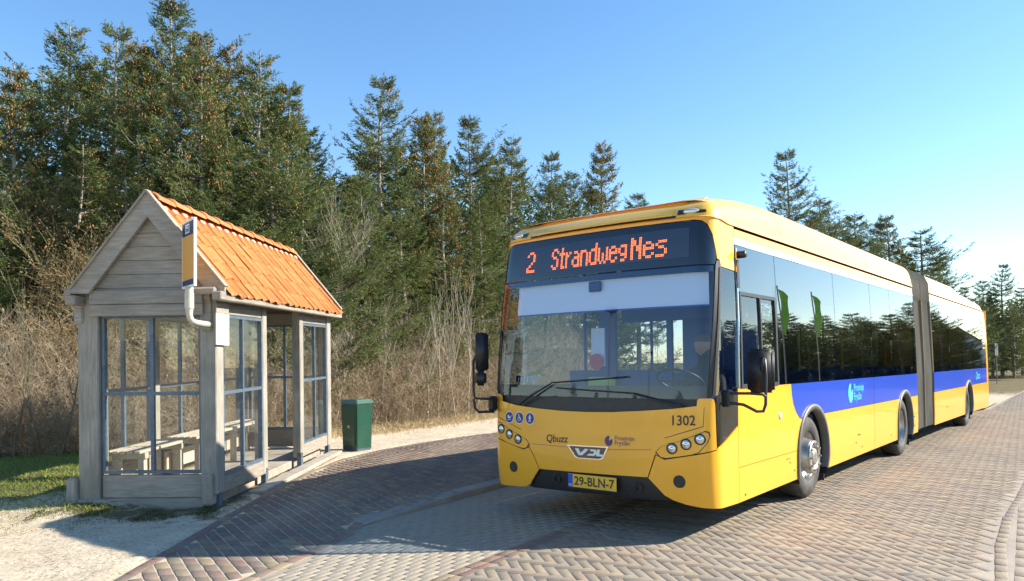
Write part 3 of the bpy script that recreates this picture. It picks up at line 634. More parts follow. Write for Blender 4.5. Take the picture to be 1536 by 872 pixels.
for s in (1, -1):
    # lower panels. near side (s=1) carries the driver's side shapes
    ang = lambda z: math.degrees(math.asin((z-WZ)/WR))
    ss('hatch_panel', [(.63,.275), (zx(.29,WY[0],-1),.29), (zx(.45,WY[0],-1),.45), (zx(.6,WY[0],-1),.60), (.63,.60)], M_yel, s)
    a1 = ang(.93); 
    ss('body_panel', [(.63,.606), (zx(.606,WY[0],-1),.606)] + arc(WY[0],WZ,WR,180-ang(.606),180-a1,8)[1:] + [(2.33,.955),(2.22,1.03),(2.14,1.12),(2.10,1.22),(2.085,ZL),(.63,ZL)], M_yel, s)
    ss('blue_panel', [(2.09,ZL),(2.105,1.22),(2.145,1.12),(2.225,1.033),(2.335,.96)] + arc(WY[0],WZ,WR,180-ang(.94),ang(ZB),14) + [(5.59,ZB),(5.59,ZL)], M_blueb, s)
    ss('blue_panel', [(5.60,ZB)] + arc(WY[1],WZ,WR,180-ang(ZB),ang(ZB),12) + [(SEC1,ZB),(SEC1,ZL),(5.60,ZL)], M_blueb, s)
    ss('body_panel', [(zx(.285,WY[0],1),.285)] + arc(WY[0],WZ,WR,-20,ang(ZB-.005),8) + [(5.59,ZB-.006),(5.59,.60),(5.59,.30)], M_yel, s)
    ss('body_panel', [(5.60,.30)] + arc(WY[1],WZ,WR,180+20,180-ang(ZB-.005),8) + [(5.60,ZB-.006)], M_yel, s)
    ss('body_panel', arc(WY[1],WZ,WR,-20,ang(ZB-.005),8) + [(SEC1,ZB-.006),(SEC1,.31)], M_yel, s)
    ss('blue_panel', [(SEC2,ZB)] + arc(WY[2],WZ,WR,180-ang(ZB),ang(ZB),12) + [(17.6,ZB),(17.6,ZL),(SEC2,ZL)], M_blueb, s)
    ss('body_panel', [(SEC2,.32)] + arc(WY[2],WZ,WR,180+20,180-ang(ZB-.005),8) + [(SEC2,ZB-.006)], M_yel, s)
    ss('body_panel', arc(WY[2],WZ,WR,-20,ang(ZB-.005),8) + [(17.6,ZB-.006),(17.6,.28)], M_yel, s)
    ss('rear_pillar', [(17.605,.28),(END,.30),(END,2.84),(17.605,2.84)], M_yel, s)
    # above the windows
    for (a, b) in ((1.2, SEC1), (SEC2, 17.6)):
        ss('sky_sheen_strip', [(a if a > 2 else .63,ZT+.006),(b,ZT+.006),(b,2.765),(a if a > 2 else .63,2.765)], M_pale, s); ss('cant_rail', [(a if a > 2 else .63,2.77),(b,2.77),(b,2.845),(a if a > 2 else .63,2.845)], M_yel, s)
    # windows
    for (a, b) in ((1.765,3.82),(3.832,5.61),(5.622,6.82),(6.832,SEC1),(SEC2,12.0),(12.012,13.7),(13.712,15.4),(15.412,16.9)):
        if s > 0 or a > 3: ss('window_pane', [(a,ZL+.006),(b,ZL+.006),(b,ZT),(a,ZT)], M_sdg if s > 0 else M_sdf, s, off=-.001, th=.02, zstep=.34)
    o = ss('engine_cover', [(16.912,ZL+.006),(17.6,ZL+.006),(17.6,ZT),(16.912,ZT)], M_bgl, s, off=-.001)
    for k in range(7): ss('louvre', [(17.0,1.85+.11*k),(17.5,1.85+.11*k),(17.5,1.89+.11*k),(17.0,1.89+.11*k)], M_bel, s, off=.006, th=.006, parent=o)
    # arch trims
    for c in WY:
        m = MB(); pr = arc(c, WZ, WR+.0, -22, 202, 26); X = 1.275*s
        for (r0, x0) in ((0, 0),): pass
        V = []; F = []
        for (y, z) in pr:
            dy, dz = (y-c)/WR, (z-WZ)/WR
            for (r, x) in ((WR-.045, -.07), (WR-.045, .012), (WR-.01, .02), (WR+.022, .014), (WR+.022, -.01)): V.append(((1.275*lerp(WZ+dz*r, HW)+x)*s, c+dy*r, WZ+dz*r))
        for i in range(len(pr)-1):
            for k in range(4): F.append((i*5+k, (i+1)*5+k, (i+1)*5+k+1, i*5+k+1))
        m.add(V, F, sm=True); m.build('arch_trim', M_arch, BUS)
        m = MB(); V = []; pr = arc(c, WZ, WR-.012, -30, 210, 16)
        for (y, z) in pr: V += [(1.262*s, y, z), (.62*s, y, z)]
        m.add(V, [(2*i, 2*i+2, 2*i+3, 2*i+1) for i in range(16)], sm=True); m.add([V[1+2*i] for i in range(17)], [tuple(range(17))]); m.build('wheel_housing', M_dark, BUS)
# far side: front door zone closed with glass and a post
ss('door_glass', [(.66,.42),(1.74,.42),(1.74,ZT),(.66,ZT)], M_sdf, -1, off=-.012); ss('window_pane', [(1.765,ZL+.006),(3.82,ZL+.006),(3.82,ZT),(1.765,ZT)], M_sdf, -1, off=-.001)
# near side: driver's window
ss('driver_panel', [(.645,ZL+.006),(.705,ZL+.006),(.705,2.24),(1.69,2.24),(1.69,ZL+.006),(1.753,ZL+.006),(1.753,ZT),(.645,ZT)], M_bgl, 1, off=-.001)
dw = ss('driver_window', [(.715,1.36),(1.68,1.36),(1.68,2.225),(.715,2.225)], M_drg, 1, off=-.006, th=.004)
def bar_s(name, y0, y1, z0, z1, m, off=.012, th=.03, parent=BUS): return ss(name, [(y0,z0),(y1,z0),(y1,z1),(y0,z1)], m, 1, off=off, th=th, parent=parent)
for q in ((.70,.735,1.335,2.25),(1.66,1.70,1.335,2.25),(.735,1.66,2.215,2.25),(.735,1.66,1.335,1.37),(1.235,1.265,1.37,2.215)): bar_s('window_frame', *q, M_blk, parent=dw)
bar_s('rain_channel', .655, .675, 1.33, 2.66, M_chr, off=.01, th=.012); bar_s('vent_grille', .66, .72, 2.28, 2.55, M_blk, off=.012, th=.012)
m = MB(); m.lathe([(0,.0),(.035,0),(.035,.07),(.028,.085),(0,.085)], 12, 'x', (1.235, .78, 2.60)); m.build('side_camera', M_blk, BUS)
m = MB(); P_ = S(pS(1.73), 1.015); m.lathe([(0,.012),(.03,.01),(.045,.0),(.045,-.004)], 16, 'x', P_, flip=True); m.build('fuel_cap', M_inw, BUS)
for (y, z) in ((.78,.33),(2.15,.40),(2.0,.50),(4.6,.48),(6.6,.42),(8.3,.45),(4.9,.4)):
    bar_s('catch', y-.012, y+.012, z-.01, z+.01, M_rub, off=.003, th=.004)
for (y, z) in ((1.95,.545),(4.75,.575),(7.9+.4,.6),(11.5,.6)): bar_s('catch', y-.06, y+.06, z-.008, z+.008, mat('reflector_%d' % int(y*10), (.55,.20,.03), .3) if y < 2 else M_rub, off=.004, th=.004)
# ---- front
sy = lambda P: [(-p, z) for p, z in P]
topm = [(-1.30,1.19),(-1.285,1.245),(-1.26,1.26),(-1.15,1.26),(-1.135,1.245),(-1.13,1.19),(-.9,1.15),(-.6,1.128),(-.3,1.115),(0,1.112),(.3,1.12),(.6,1.14),(.9,1.165),(1.125,1.195),(1.13,1.245),(1.145,1.262),(1.255,1.262),(1.28,1.25),(1.292,1.21)]
skin('front_panel', [(-.58,.515),(.655,.535),(.735,.752),(.825,.715),(1.305,.812),(1.308,.84),(1.292,1.21)] + topm[::-1][1:] + [(-1.305,.82),(-.80,.705),(-.71,.735),(-.65,.64)], M_yel)
cr = [(.665,.530),(.745,.742),(.825,.705),(1.305,.802),(1.325,.826),(1.50,.885),(1.745,.985),(1.745,.275),(1.38,.285),(1.15,.30),(1.02,.315),(.90,.345),(.82,.385),(.75,.45)]
cl = [(-.59,.510),(-.655,.63),(-.715,.725),(-.80,.695),(-1.305,.81),(-1.325,.826),(-1.50,.885),(-1.745,.985),(-1.745,.275),(-1.38,.285),(-1.10,.29),(-.88,.30),(-.80,.31),(-.73,.345)]
skin('bumper_corner', cr, M_yel, off=.002); skin('bumper_corner', cl, M_yel, off=.002)
gr_ = skin('lower_grille', [(-.60,.508),(.66,.526),(.745,.45),(.82,.38),(.90,.338),(.7,.322),(0,.318),(-.72,.305),(-.78,.315),(-.72,.35)], M_blk, off=-.03)
m = MB()
for p in (-.38,.55): q = S(p,.43,-.03); m.lathe([(.045,-.002),(.045,-.012),(.03,-.012),(.03,-.002)], 16, 'y', q)
m.build('tow_cover', M_rub, BUS)
skin('front_underlay', [(-1.70,.30),(-.7,.33),(.7,.35),(1.70,.30),(1.70,1.0),(1.28,1.10),(-1.28,1.10),(-1.70,1.0)], M_dark, off=-.045, walls=False)
for s, c in ((1, 'r'), (-1, 'l')):
    q = [(.75,.775),(.80,.822),(.95,.872),(1.10,.93),(1.19,.968),(1.225,.96),(1.235,.925),(1.21,.87),(1.14,.79),(1.08,.768),(.95,.742),(.84,.724),(.79,.732)]
    if s < 0: q = [(-p*.985+.02, z-.012) for p, z in q]
    skin('lamp_groove', [(p*1.0+(p-s*1.0)*.05, z+(z-.84)*.09) for p, z in q], M_ink, off=.0012, walls=False)
    hp = skin('lamp_surround', q, M_yel, off=.004, th=.004)
    for i, (p, z, r) in enumerate(((.90,.812,.043),(1.03,.856,.043),(1.155,.905,.043))):
        p = s*p + (.03 if s < 0 else 0); z = z if s > 0 else z-.012
        x, y, nx, ny = plan(p); cpt = Vector(S(p, z, .006)); nv = Vector((nx, ny, -.05)).normalized()
        M = nv.to_track_quat('Z', 'Y').to_matrix().to_4x4(); M.translation = cpt
        def L_(name, prof, mm, par): 
            mb = MB(); mb.lathe(prof, 20); mb.v = [tuple(M @ Vector(v)) for v in mb.v]; return mb.build(name, mm, par)
        hl = L_('headlight', [(r+.008,-.004),(r+.008,.004),(r-.002,.005),(r-.003,-.006),(0,-.006)], M_blk, BUS)
        L_('lens', [(r-.004,-.002),(r*.8,.006),(r*.45,.010),(.0,.011)], M_lamp, hl); L_('reflector', [(r*.42,.011),(r*.36,.016),(0,.017)], M_chr, hl)
    p = .95*s + (.01 if s > 0 else 0); z = .52 if s > 0 else .505; x, y, nx, ny = plan(p); cpt = Vector(S(p, z, .003)); nv = Vector((nx, ny, 0)); M = nv.to_track_quat('Z', 'Y').to_matrix().to_4x4(); M.translation = cpt
    mb = MB(); mb.lathe([(.058,-.003),(.056,.003),(.048,.002),(.046,-.0)], 20); mb.lathe([(.047,.0012),(0,.0012)], 20); mb.v = [tuple(M @ Vector(v)) for v in mb.v]; mb.build('fog_lamp_hole', M_blk, BUS)
    # seam line above lamps and crease
    skin('seam', [(s*1.192,1.185),(s*1.188,1.185),(s*1.180,1.02),(s*.83,.905),(s*.83,.899),(s*1.184,1.014)], M_ink, off=.0015, walls=False)
    # corner glazing
    skin('corner_panel', [(s*1.300,1.215),(s*1.318,.842),(s*1.50,.90),(s*1.742,1.0),(s*1.742,1.31),(s*1.285,1.285)], M_bgl)
    skin('corner_window', [(s*1.288,1.29),(s*1.742,1.315),(s*1.742,2.43),(s*1.40,2.45)], M_drg, off=-.001)
    skin('screen_pillar', [(s*1.215,1.27),(s*1.29,1.27),(s*1.405,2.46),(s*1.385,2.50),(s*1.33,2.50),(s*1.315,2.46)], M_blk, off=.006)
    skin('pillar_edge', [(s*1.262,1.30),(s*1.278,1.30),(s*1.375,2.44),(s*1.362,2.44)], M_rub, off=.013, th=.006)
skin('crease_shade', [(-.68,.768),(-.18,.762),(.25,.767),(.70,.792),(.70,.788),(.25,.763),(-.18,.758),(-.68,.764)], M_ink2, off=.0008, walls=False)  # shade of the panel's fold drawn as a thin dark line
skin('cowl', [(-1.24,1.09),(1.24,1.09),(1.24,1.262),(-1.24,1.262)], M_blk, off=-.035)
ws_ = skin('windscreen', [(-1.235,1.255),(1.215,1.255),(1.32,2.455),(-1.32,2.455)], M_wsg, off=-.004, th=.006)
skin('screen_border', [(-1.232,1.262),(1.214,1.262),(1.222,1.37),(-1.238,1.37)], M_blk, off=-.012, walls=False, parent=ws_)
skin('screen_border', [(-1.315,2.40),(1.312,2.40),(1.318,2.452),(-1.318,2.452)], M_bgl, off=-.012, walls=False, parent=ws_)
skin('screen_border', [(-1.236,1.30),(-1.20,1.30),(-1.285,2.44),(-1.318,2.44)], M_bgl, off=-.0125, walls=False, parent=ws_)
disp = [(-1.335,2.465),(1.335,2.465),(1.315,2.60),(1.275,2.74),(1.22,2.83),(1.17,2.865),(1.10,2.878),(-1.10,2.878),(-1.17,2.865),(-1.22,2.83),(-1.275,2.74),(-1.315,2.60)]
dg_ = skin('destination_glass', disp, M_bgl, off=-.003)
LEDB = (-.97, 1.06, 2.535, 2.815)
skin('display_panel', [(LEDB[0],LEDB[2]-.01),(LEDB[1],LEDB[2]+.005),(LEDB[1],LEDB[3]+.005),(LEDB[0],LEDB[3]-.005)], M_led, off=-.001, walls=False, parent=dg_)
skin('header', [(-1.745,2.44),(-1.41,2.455),(-1.395,2.51),(-1.345,2.52)] + [(-1.325,2.60),(-1.285,2.745),(-1.23,2.838),(-1.175,2.874),(-1.10,2.888),(1.10,2.888),(1.175,2.874),(1.23,2.838),(1.285,2.745),(1.325,2.60)] + [(1.345,2.52),(1.395,2.51),(1.41,2.455),(1.745,2.44),(1.745,2.865),(1.2,2.925),(0,2.93),(-1.2,2.925),(-1.745,2.865)], M_yel)
# roof dome (front section)
RNGS = [(.0,-.014,-.02),(.02,-.012,-.016),(.05,.0,.0),(.12,.008,.012),(.20,.025,.035),(.28,.055,.075),(.34,.10,.13),(.385,.16,.20),(.415,.25,.30),(.432,.38,.44)]
RAMP = [(.15,.34),(.35,.52),(.6,.68),(1.0,.84),(1.5,.95),(2.1,1.)]
def dome(p, k):
    i = min(int(k), len(RNGS)-2); f = k-i; a, b = RNGS[i], RNGS[i+1]; h, gs, gf = [a[j]+(b[j]-a[j])*f for j in range(3)]
    x, y, nx, ny = plan(p); x *= HW[-1][1]; w_ = max(0, 1-max(y, 0)/1.6); y += YF[-1][1]*w_*w_*(3-2*w_)
    fr = max(0, 1-max(y-.3, 0)/1.6)
    # front fades from low to full height
    yf = y - ny*gf; yo = plan(p)[1]; zz = 2.87 + .05*max(0, 1-yo/.45)*max(0, 1-k/7) + h*lerp(yf, RAMP)
    return (x - nx*gs - (1 if x > 0 else -1)*0, y - ny*gf*1.0, zz)
ps = []
p = 0
while p < PE+.4: ps.append(p); p += .035 if .95 < p < 1.42 else .08
p = ps[-1]
while p < pS(SEC1): ps.append(p); p += .6
ps.append(pS(SEC1)); ps = [-q for q in ps[::-1][:-1]] + ps; np_ = len(ps); NRg = 28
m = MB(); V = []
for j in range(NRg+1):
    for q in ps: V.append(dome(q, (len(RNGS)-1)*j/NRg))
F = [(j*np_+i, j*np_+i+1, (j+1)*np_+i+1, (j+1)*np_+i) for j in range(NRg) for i in range(np_-1)]
m.add(V, F, sm=True); top = V[-np_:]
h_ = np_//2
for i in range(h_): 
    if i+1 <= h_: m.add([top[i], top[i+1], top[np_-2-i], top[np_-1-i]], [(0, 1, 2, 3)] if i+1 < h_ else [(0, 1, 3)], sm=False)
m.build('roof_fairing', M_yel_sun, BUS, fix='weld')
# soft crease lines in the fairing
def dline(name, pts, w_, mt, lift=.003, par=BUS):
    mb = MB(); A = []
    for i, (p, k) in enumerate(pts):
        a = Vector(dome(p, k)); b = Vector(dome(p, k+w_)); t = Vector(dome(p+.02, k)) - a; n = t.cross(b-a).normalized(); A += [a+n*lift, b+n*lift]
    mb.add(A, [(2*i, 2*i+2, 2*i+3, 2*i+1) for i in range(len(pts)-1)], sm=True); return mb.build(name, mt, par, fix=False)
M_seam = mat('yellow_seam', (.50,.26,.03), .5)
dline('fairing_seam', [(pS(y), 5.6+.5*min(1, (y-.5)/1.)) for y in np.arange(.5, SEC1, .4)], .05, M_seam)
for y in (2.0, 5.6):
    mb = MB(); A = []
    for k in np.arange(2.1, 6, .3):
        a = Vector(dome(pS(y), k)); b = Vector(dome(pS(y+.012), k)); A += [a+Vector((.003,0,.001)), b+Vector((.003,0,.001))]
    mb.add(A, [(2*i, 2*i+1, 2*i+3, 2*i+2) for i in range(len(A)//2-1)]); mb.build('fairing_seam', M_seam, BUS, fix=False)
# front slot under the hood and the two clearance lamps
m = MB(); A = []
pl_ = np.linspace(-.86, .92, 26)
for p in pl_: 
    a = Vector(dome(p, 2.0)); b = Vector(dome(p, 2.95)); A += [a+Vector((0,-.004,0)), b+Vector((0,-.004,0))]
m.add(A, [(2*i, 2*i+2, 2*i+3, 2*i+1) for i in range(25)]); m.build('roof_slot', M_bgl, BUS, fix=False)
m = MB(); A = []
for i, p in enumerate(np.linspace(-.84, .88, 26)):
    for (k, d) in ((2.9, -.012), (3.0, -.03), (3.8, -.022), (5.2, .001)): A.append(Vector(dome(p, k))+Vector((0, d*max(.12, 1-abs(p/.9)**6) if k < 5 else -.007, 0)))
m.add(A, [(4*i+k, 4*i+4+k, 4*i+5+k, 4*i+1+k) for i in range(25) for k in range(3)], sm=True); m.build('roof_hood', M_yel_sun, BUS, fix=False)
for s in (1, -1):
    m = MB(); A = []
    for p in np.linspace(s*.93, s*1.22, 8): 
        A += [Vector(dome(p, 2.9))+Vector((0,-.006,.004)), Vector(dome(p, 4.5 - .8*abs(abs(p)-.93)/.3))+Vector((0,-.006,.004))]
    m.add(A, [(2*i, 2*i+2, 2*i+3, 2*i+1) for i in range(7)], sm=True); m.build('lamp_recess', M_bgl, BUS, fix=False)
    c = Vector(dome(s*1.07, 3.7)); m = MB()
    bm = bmesh.new(); bmesh.ops.create_uvsphere(bm, u_segments=16, v_segments=8, radius=1)
    m.add([(c.x+v.co.x*.075, c.y-.006+v.co.y*.035+s*v.co.x*.02*1, c.z+v.co.z*.028) for v in bm.verts], [tuple(v.index for v in f.verts) for f in bm.faces], sm=True); bm.free(); m.build('clearance_lamp', M_lamp, BUS)
# roof of the rear section
SX = [(1.222,2.868),(1.215,2.90),(1.21,2.99),(1.195,3.07),(1.165,3.15),(1.12,3.21),(1.06,3.25),(.97,3.28),(.84,3.295)]
def rsec(y):
    t = sst((y-13.4)/.9)*.115 + sst((y-14.6)/2.6)*.08; e = sst((y-17.1)/.8)
    out = [(x*(1-.03*e), 2.868+(z-2.868)*(1-t/.43)*(1-.55*e*e)) for x, z in SX]; return [(-x, z) for x, z in out] + out[::-1]
ysr = list(np.arange(SEC2, 13.3, .6)) + list(np.arange(13.3, 14.5, .1)) + list(np.arange(14.6, 17.0, .4)) + list(np.arange(17.0, 17.93, .1))
m = MB(); V = []; k = len(SX)*2
for y in ysr: V += [(x, y, z) for x, z in rsec(y)]
m.add(V, [(j*k+i, j*k+i+1, (j+1)*k+i+1, (j+1)*k+i) for j in range(len(ysr)-1) for i in range(k-1)], sm=True)
m.add(V[:k], [tuple(range(k))]); m.add(V[-k:], [tuple(range(k))]); m.build('rear_roof_fairing', M_yel_sun, BUS)
m = MB(); m.add([dome(pS(SEC1)*s, kk) for s in (1,) for kk in range(len(RNGS))] + [dome(-pS(SEC1), kk) for kk in range(len(RNGS)-1, -1, -1)], [tuple(range(2*len(RNGS)))]); m.build('end_cap', M_dark, BUS)
# rear end wall
m = MB(); m.box(-1.25, 1.25, END-.02, END+.03, .35, 2.9, bev=.01); m.build('rear_wall', M_yel, BUS)
# bellows: folded fabric over a hoop outline
def bellow():
    prof = [(1.25,.335),(1.25,1.3),(1.225,2.0),(1.20,2.66),(1.235,2.72),(1.235,2.85),(1.225,3.05),(1.16,3.20),(1.02,3.27),(.8,3.29)]; prof = prof + [(-x, z) for x, z in prof[::-1]]
    n = 44; V = []; mb = MB()
    for i in range(n+1):
        y = SEC1 + (SEC2-SEC1)*i/n; d = -.035 if i % 2 else 0; d += -.03*(1-abs(2*i/n-1)) 
        if abs(i-n//2) < 1: d += .03
        if i in (0, n): d = -.02
        for (x, z) in prof:
            L = math.hypot(x, max(z-2.4, 0)+.001); V.append((x + (d if x > 0 else -d)*min(1, abs(x)), y, z + (d if z > 3 else 0)))
    k = len(prof); mb.add(V, [(j*k+i, j*k+i+1, (j+1)*k+i+1, (j+1)*k+i) for j in range(n) for i in range(k-1)]); return mb.build('bellows', M_bel, BUS, fix=True)
bellow()
for y in (SEC1+.0, (SEC1+SEC2)/2, SEC2-.0):
    m = MB(); m.box(1.215, 1.255, y-.014, y+.014, .34, 1.36); m.add([], []); m.beam((1.238, y, 1.35), (1.205, y, 2.68), .03, .04, up=(1,0,0)); m.build('bellows_hoop', M_hoop, BUS)
# underside, floor, mudflaps
m = MB(); m.box(-1.1, 1.1, .3, SEC1, .36, .40); m.box(-1.1, 1.1, SEC2, END-.05, .36, .40); m.box(-1.0, 1.0, SEC1, SEC2, .37, .41); m.build('floor', M_dark, BUS)
for c in WY:
    for s in (1, -1):
        m = MB(); m.box(*sorted((s*.82, s*1.20)), c+.60, c+.615, .12, .5); m.build('mudflap', M_rub, BUS)
# wheels
def wheel(c, s, front):
    r = .475; wd = .29; x1 = 1.215*s; W_ = empty('wheel', (x1, c, r)); W_.parent = BUS
    def q(prof): return [(a, b*s) for a, b in prof]
    m = MB(); m.lathe(q([(.285,-.02),(.30,.0),(.36,.008),(.43,.0),(.462,-.02),(r,-.05),(r,-wd+.05),(.46,-wd+.02),(.3,-wd)]), 48, 'x'); m.build('tyre', M_tyre, W_)
    m = MB()
    if front: m.lathe(q([(.29,-.015),(.285,-.03),(.272,-.05),(.268,-.10),(.25,-.105),(.225,-.09),(.205,-.03),(.195,.03),(.185,.05),(.12,.055)]), 40, 'x')
    else: m.lathe(q([(.29,-.015),(.285,-.03),(.272,-.05),(.268,-.09),(.25,-.13),(.20,-.155),(.15,-.165),(.12,-.16)]), 40, 'x')
    m.build('rim', M_rim, W_)
    hx = .055 if front else -.16
    m = MB(); m.lathe(q([(.188,hx-.02),(.190,hx+.006),(.182,hx+.012),(.125,hx+.014),(.118,hx-.02),(.10,hx-.03),(.095,hx+.012),(.06,hx+.022),(0,hx+.024)]), 32, 'x'); m.build('hub', M_hub, W_)
    for i in range(10):
        a = 2*PI*i/10; m = MB(); m.lathe(q([(0,hx+.04),(.011,hx+.038),(.014,hx+.012),(.014,hx+.0)]), 6, 'x', (0, .155*math.cos(a), .155*math.sin(a)), sm=False); m.build('wheel_nut', M_hub, W_)
    if front:
        for i in range(10):
            a = 2*PI*(i+.5)/10; m = MB(); m.lathe([(0,0),(.02,0)], 8, 'x', (-.0*s+(.0+.0)*s, .235*math.cos(a), .235*math.sin(a))); m.v = [(v[0]-.045*s, v[1], v[2]) for v in m.v]; m.build('vent_hole', M_dark, W_)
for c in WY:
    for s in (1, -1): wheel(c, s, c < 3)
# mirrors
def head(name, c, d, par, rz=0): 
    bm = bmesh.new(); bmesh.ops.create_cube(bm, size=1)
    for v in bm.verts: v.co = Vector((v.co.x*d[0], v.co.y*d[1], v.co.z*d[2]))
    bmesh.ops.bevel(bm, geom=bm.edges[:], offset=min(d)*.3, segments=3, affect='EDGES')
    for f in bm.faces: f.smooth = True
    me = bpy.data.meshes.new(name); bm.to_mesh(me); bm.free(); o = link(name, me, M_blk, par, c); o.rotation_euler = (0, 0, rz); return o
MR = empty('wing_mirror', (0,0,0)); MR.parent = BUS
head('housing', (1.50,.62,1.50), (.235,.09,.40), MR, rz=.25)
m = MB(); m.tube([(1.27,.36,1.22),(1.42,.40,1.20),(1.52,.45,1.14),(1.56,.50,1.14),(1.575,.52,1.20),(1.575,.54,1.45),(1.56,.56,1.60),(1.50,.58,1.64)], .014, 8)
m.tube([(1.27,.36,1.30),(1.46,.44,1.30),(1.555,.50,1.29),(1.575,.52,1.27)], .013, 8); m.build('arm', M_blk, MR)
m = MB(); m.box(1.24, 1.32, .32, .44, 1.18, 1.33, bev=.015); m.build('bracket', M_blk, MR); head('clamp', (1.545,.55,1.55), (.05,.05,.13), MR)
MR = empty('wing_mirror', (0,0,0)); MR.parent = BUS
head('housing', (-1.20,-.15,1.72), (.055,.15,.40), MR, rz=-.3); head('lower_housing', (-1.22,-.15,1.44), (.13,.10,.16), MR, rz=-.3)
m = MB(); m.tube([(-1.26,.15,1.22),(-1.16,.02,1.21),(-1.22,-.10,1.22),(-1.305,-.15,1.225),(-1.315,-.16,1.30),(-1.315,-.16,1.62),(-1.24,-.15,1.74)], .014, 8)
m.tube([(-1.26,.12,1.12),(-1.16,-.02,1.08),(-1.27,-.13,1.08),(-1.305,-.15,1.12),(-1.315,-.16,1.22)], .014, 8); m.build('arm', M_blk, MR)
m = MB(); m.box(-1.28, -1.22, .02, .14, 1.08, 1.24, bev=.02); m.build('bracket', M_blk, MR)
# wipers
def wiper(base, elbow, tip, n):
    m = MB(); 
    def P(p, z, o): return Vector(S(p, z, o))
    m.tube([P(*base, .01), P((base[0]*2+elbow[0])/3, (base[1]*2+elbow[1])/3, .05), P(*elbow, .03)], [.016,.012,.008], 6)
    t = [(elbow[0]+(tip[0]-elbow[0])*i/6, elbow[1]+(tip[1]-elbow[1])*i/6) for i in range(7)]
    m.tube([P(a, b, .025) for a, b in t], .006, 5); m.tube([P(a, b, .008) for a, b in t], .008, 5); m.build('wiper', M_blk, BUS)
wiper((-.85,1.16), (-.39,1.395), (.47,1.455), 0); wiper((.99,1.19), (.53,1.30), (-.35,1.34), 1)
# ---- interior
m = MB(); m.box(-1.15, 1.15, .45, SEC1, 2.74, 2.78); m.box(-1.15, 1.15, SEC2, END-.1, 2.74, 2.78); m.build('ceiling', M_inw, BUS)
m = MB(); m.box(-1.12, 1.14, .22, .50, .5, 1.20, bev=.06); m.box(.15, 1.14, .40, .72, .9, 1.28, bev=.08); m.build('dashboard', mat('dash', (.05,.13,.33), .6), BUS)
m = MB(); A = []
for i in range(13):
    p = -.99+2.26*i/12
    A += [Vector(S(p,2.10,-.05)), Vector(S(p,2.40,-.05))]
m.add(A, [(2*i, 2*i+2, 2*i+3, 2*i+1) for i in range(12)], sm=True); m.build('sun_blind', M_blind, BUS, fix=False)
skin('blind_bar', [(-.995,2.088),(1.275,2.088),(1.275,2.102),(-.995,2.102)], M_inb, off=-.045, th=.01)
m = MB(); q = S(.06, 2.335, -.03); m.box(q[0]-.07, q[0]+.07, q[1]-.02, q[1]+.01, 2.285, 2.385, bev=.01); m.build('rain_sensor', mat('navy_plastic', (.01,.03,.12), .4), BUS)
m = MB(); m.box(.18, .24, 1.35, 1.40, .4, 2.74); m.box(-1.12, .2, 1.36, 1.40, .9, 1.5); m.build('cab_partition', M_inb, BUS)
m = MB(); m.box(.30, 1.13, 1.50, 1.54, .4, 2.3); m.build('cab_bulkhead', M_inb, BUS)
m = MB(); m.box(-.35, 1.1, 1.30, 1.34, 2.04, 2.735); m.build('header_panel', M_inb, BUS)
m = MB(); m.box(-.66, -.44, 1.30, 1.35, .45, 2.735); m.build('door_panel', M_inb, BUS)
M_pole = mat('grab_pole', (.5,.42,.1), .3)
for (x, y) in ((-.62,.95),(-.3,1.9),(.35,3.2),(-.35,3.9),(.35,5.2),(-.35,6.4),(.3,7.6),(-.3,11.),(.3,12.5)):
    m = MB(); m.tube([(x,y,.4),(x,y,2.74)], .017, 8); m.build('grab_pole', M_inb if y < 3 else M_pole, BUS)
def seat(x, y):
    t = empty('seat', (x, y, .4)); t.parent = BUS
    m = MB(); m.box(-.21,.21,-.2,.22,.40,.47, bev=.03); m.build('cushion', M_inb, t); m = MB(); m.box(-.21,.21,.19,.26,.45,1.05, Matrix.Rotation(-.06,4,'X'), bev=.03); m.build('backrest', M_inb, t)
    m = MB(); m.box(-.05,.05,-.1,.1,0,.40); m.build('pedestal', M_dark, t)
for y in (2.9,3.8,4.7,5.6,6.6,7.5,11.,11.9,12.8,13.7): 
    for x in (-.95,-.48,.48,.95): seat(x, y)
m = MB(); C = Vector((.66,.70,1.40)); a = [C + Vector((.23*math.cos(t), .23*math.sin(t)*.85, .23*math.sin(t)*-.50)) for t in np.linspace(0, 2*PI, 25)]
m.tube(a, .014, 6, caps=False); m.tube([C+Vector((0,-.12,-.25)), C], .03, 6); m.tube([a[0], C, a[12]], .012, 5); m.build('steering_wheel', M_blk, BUS)
seat(.66, 1.22)
def fpan(name, p0, p1, z0, z1, mt, off=-.02): return skin(name, [(p0,z0),(p1,z0),(p1,z1),(p0,z1)], mt, off=off, walls=False)
fpan('fleet_number_tag', -.94, -.64, 1.395, 1.46, M_bgl, -.02)
m = MB(); m.box(-.28,-.12,.55,.57,1.55,1.95); m.build('notice', mat('paper', (.62,.66,.68), .7), BUS)
m = MB(); m.lathe([(0,0),(.085,0)], 20, 'y', (-.20,.52,1.60)); m.build('round_sticker', mat('red_sticker', (.55,.05,.07), .5), BUS)
m = MB(); m.box(-.30,-.02,.50,.60,1.28,1.44, bev=.01); m.build('ticket_machine', mat('lime_plastic', (.42,.50,.10), .5), BUS)
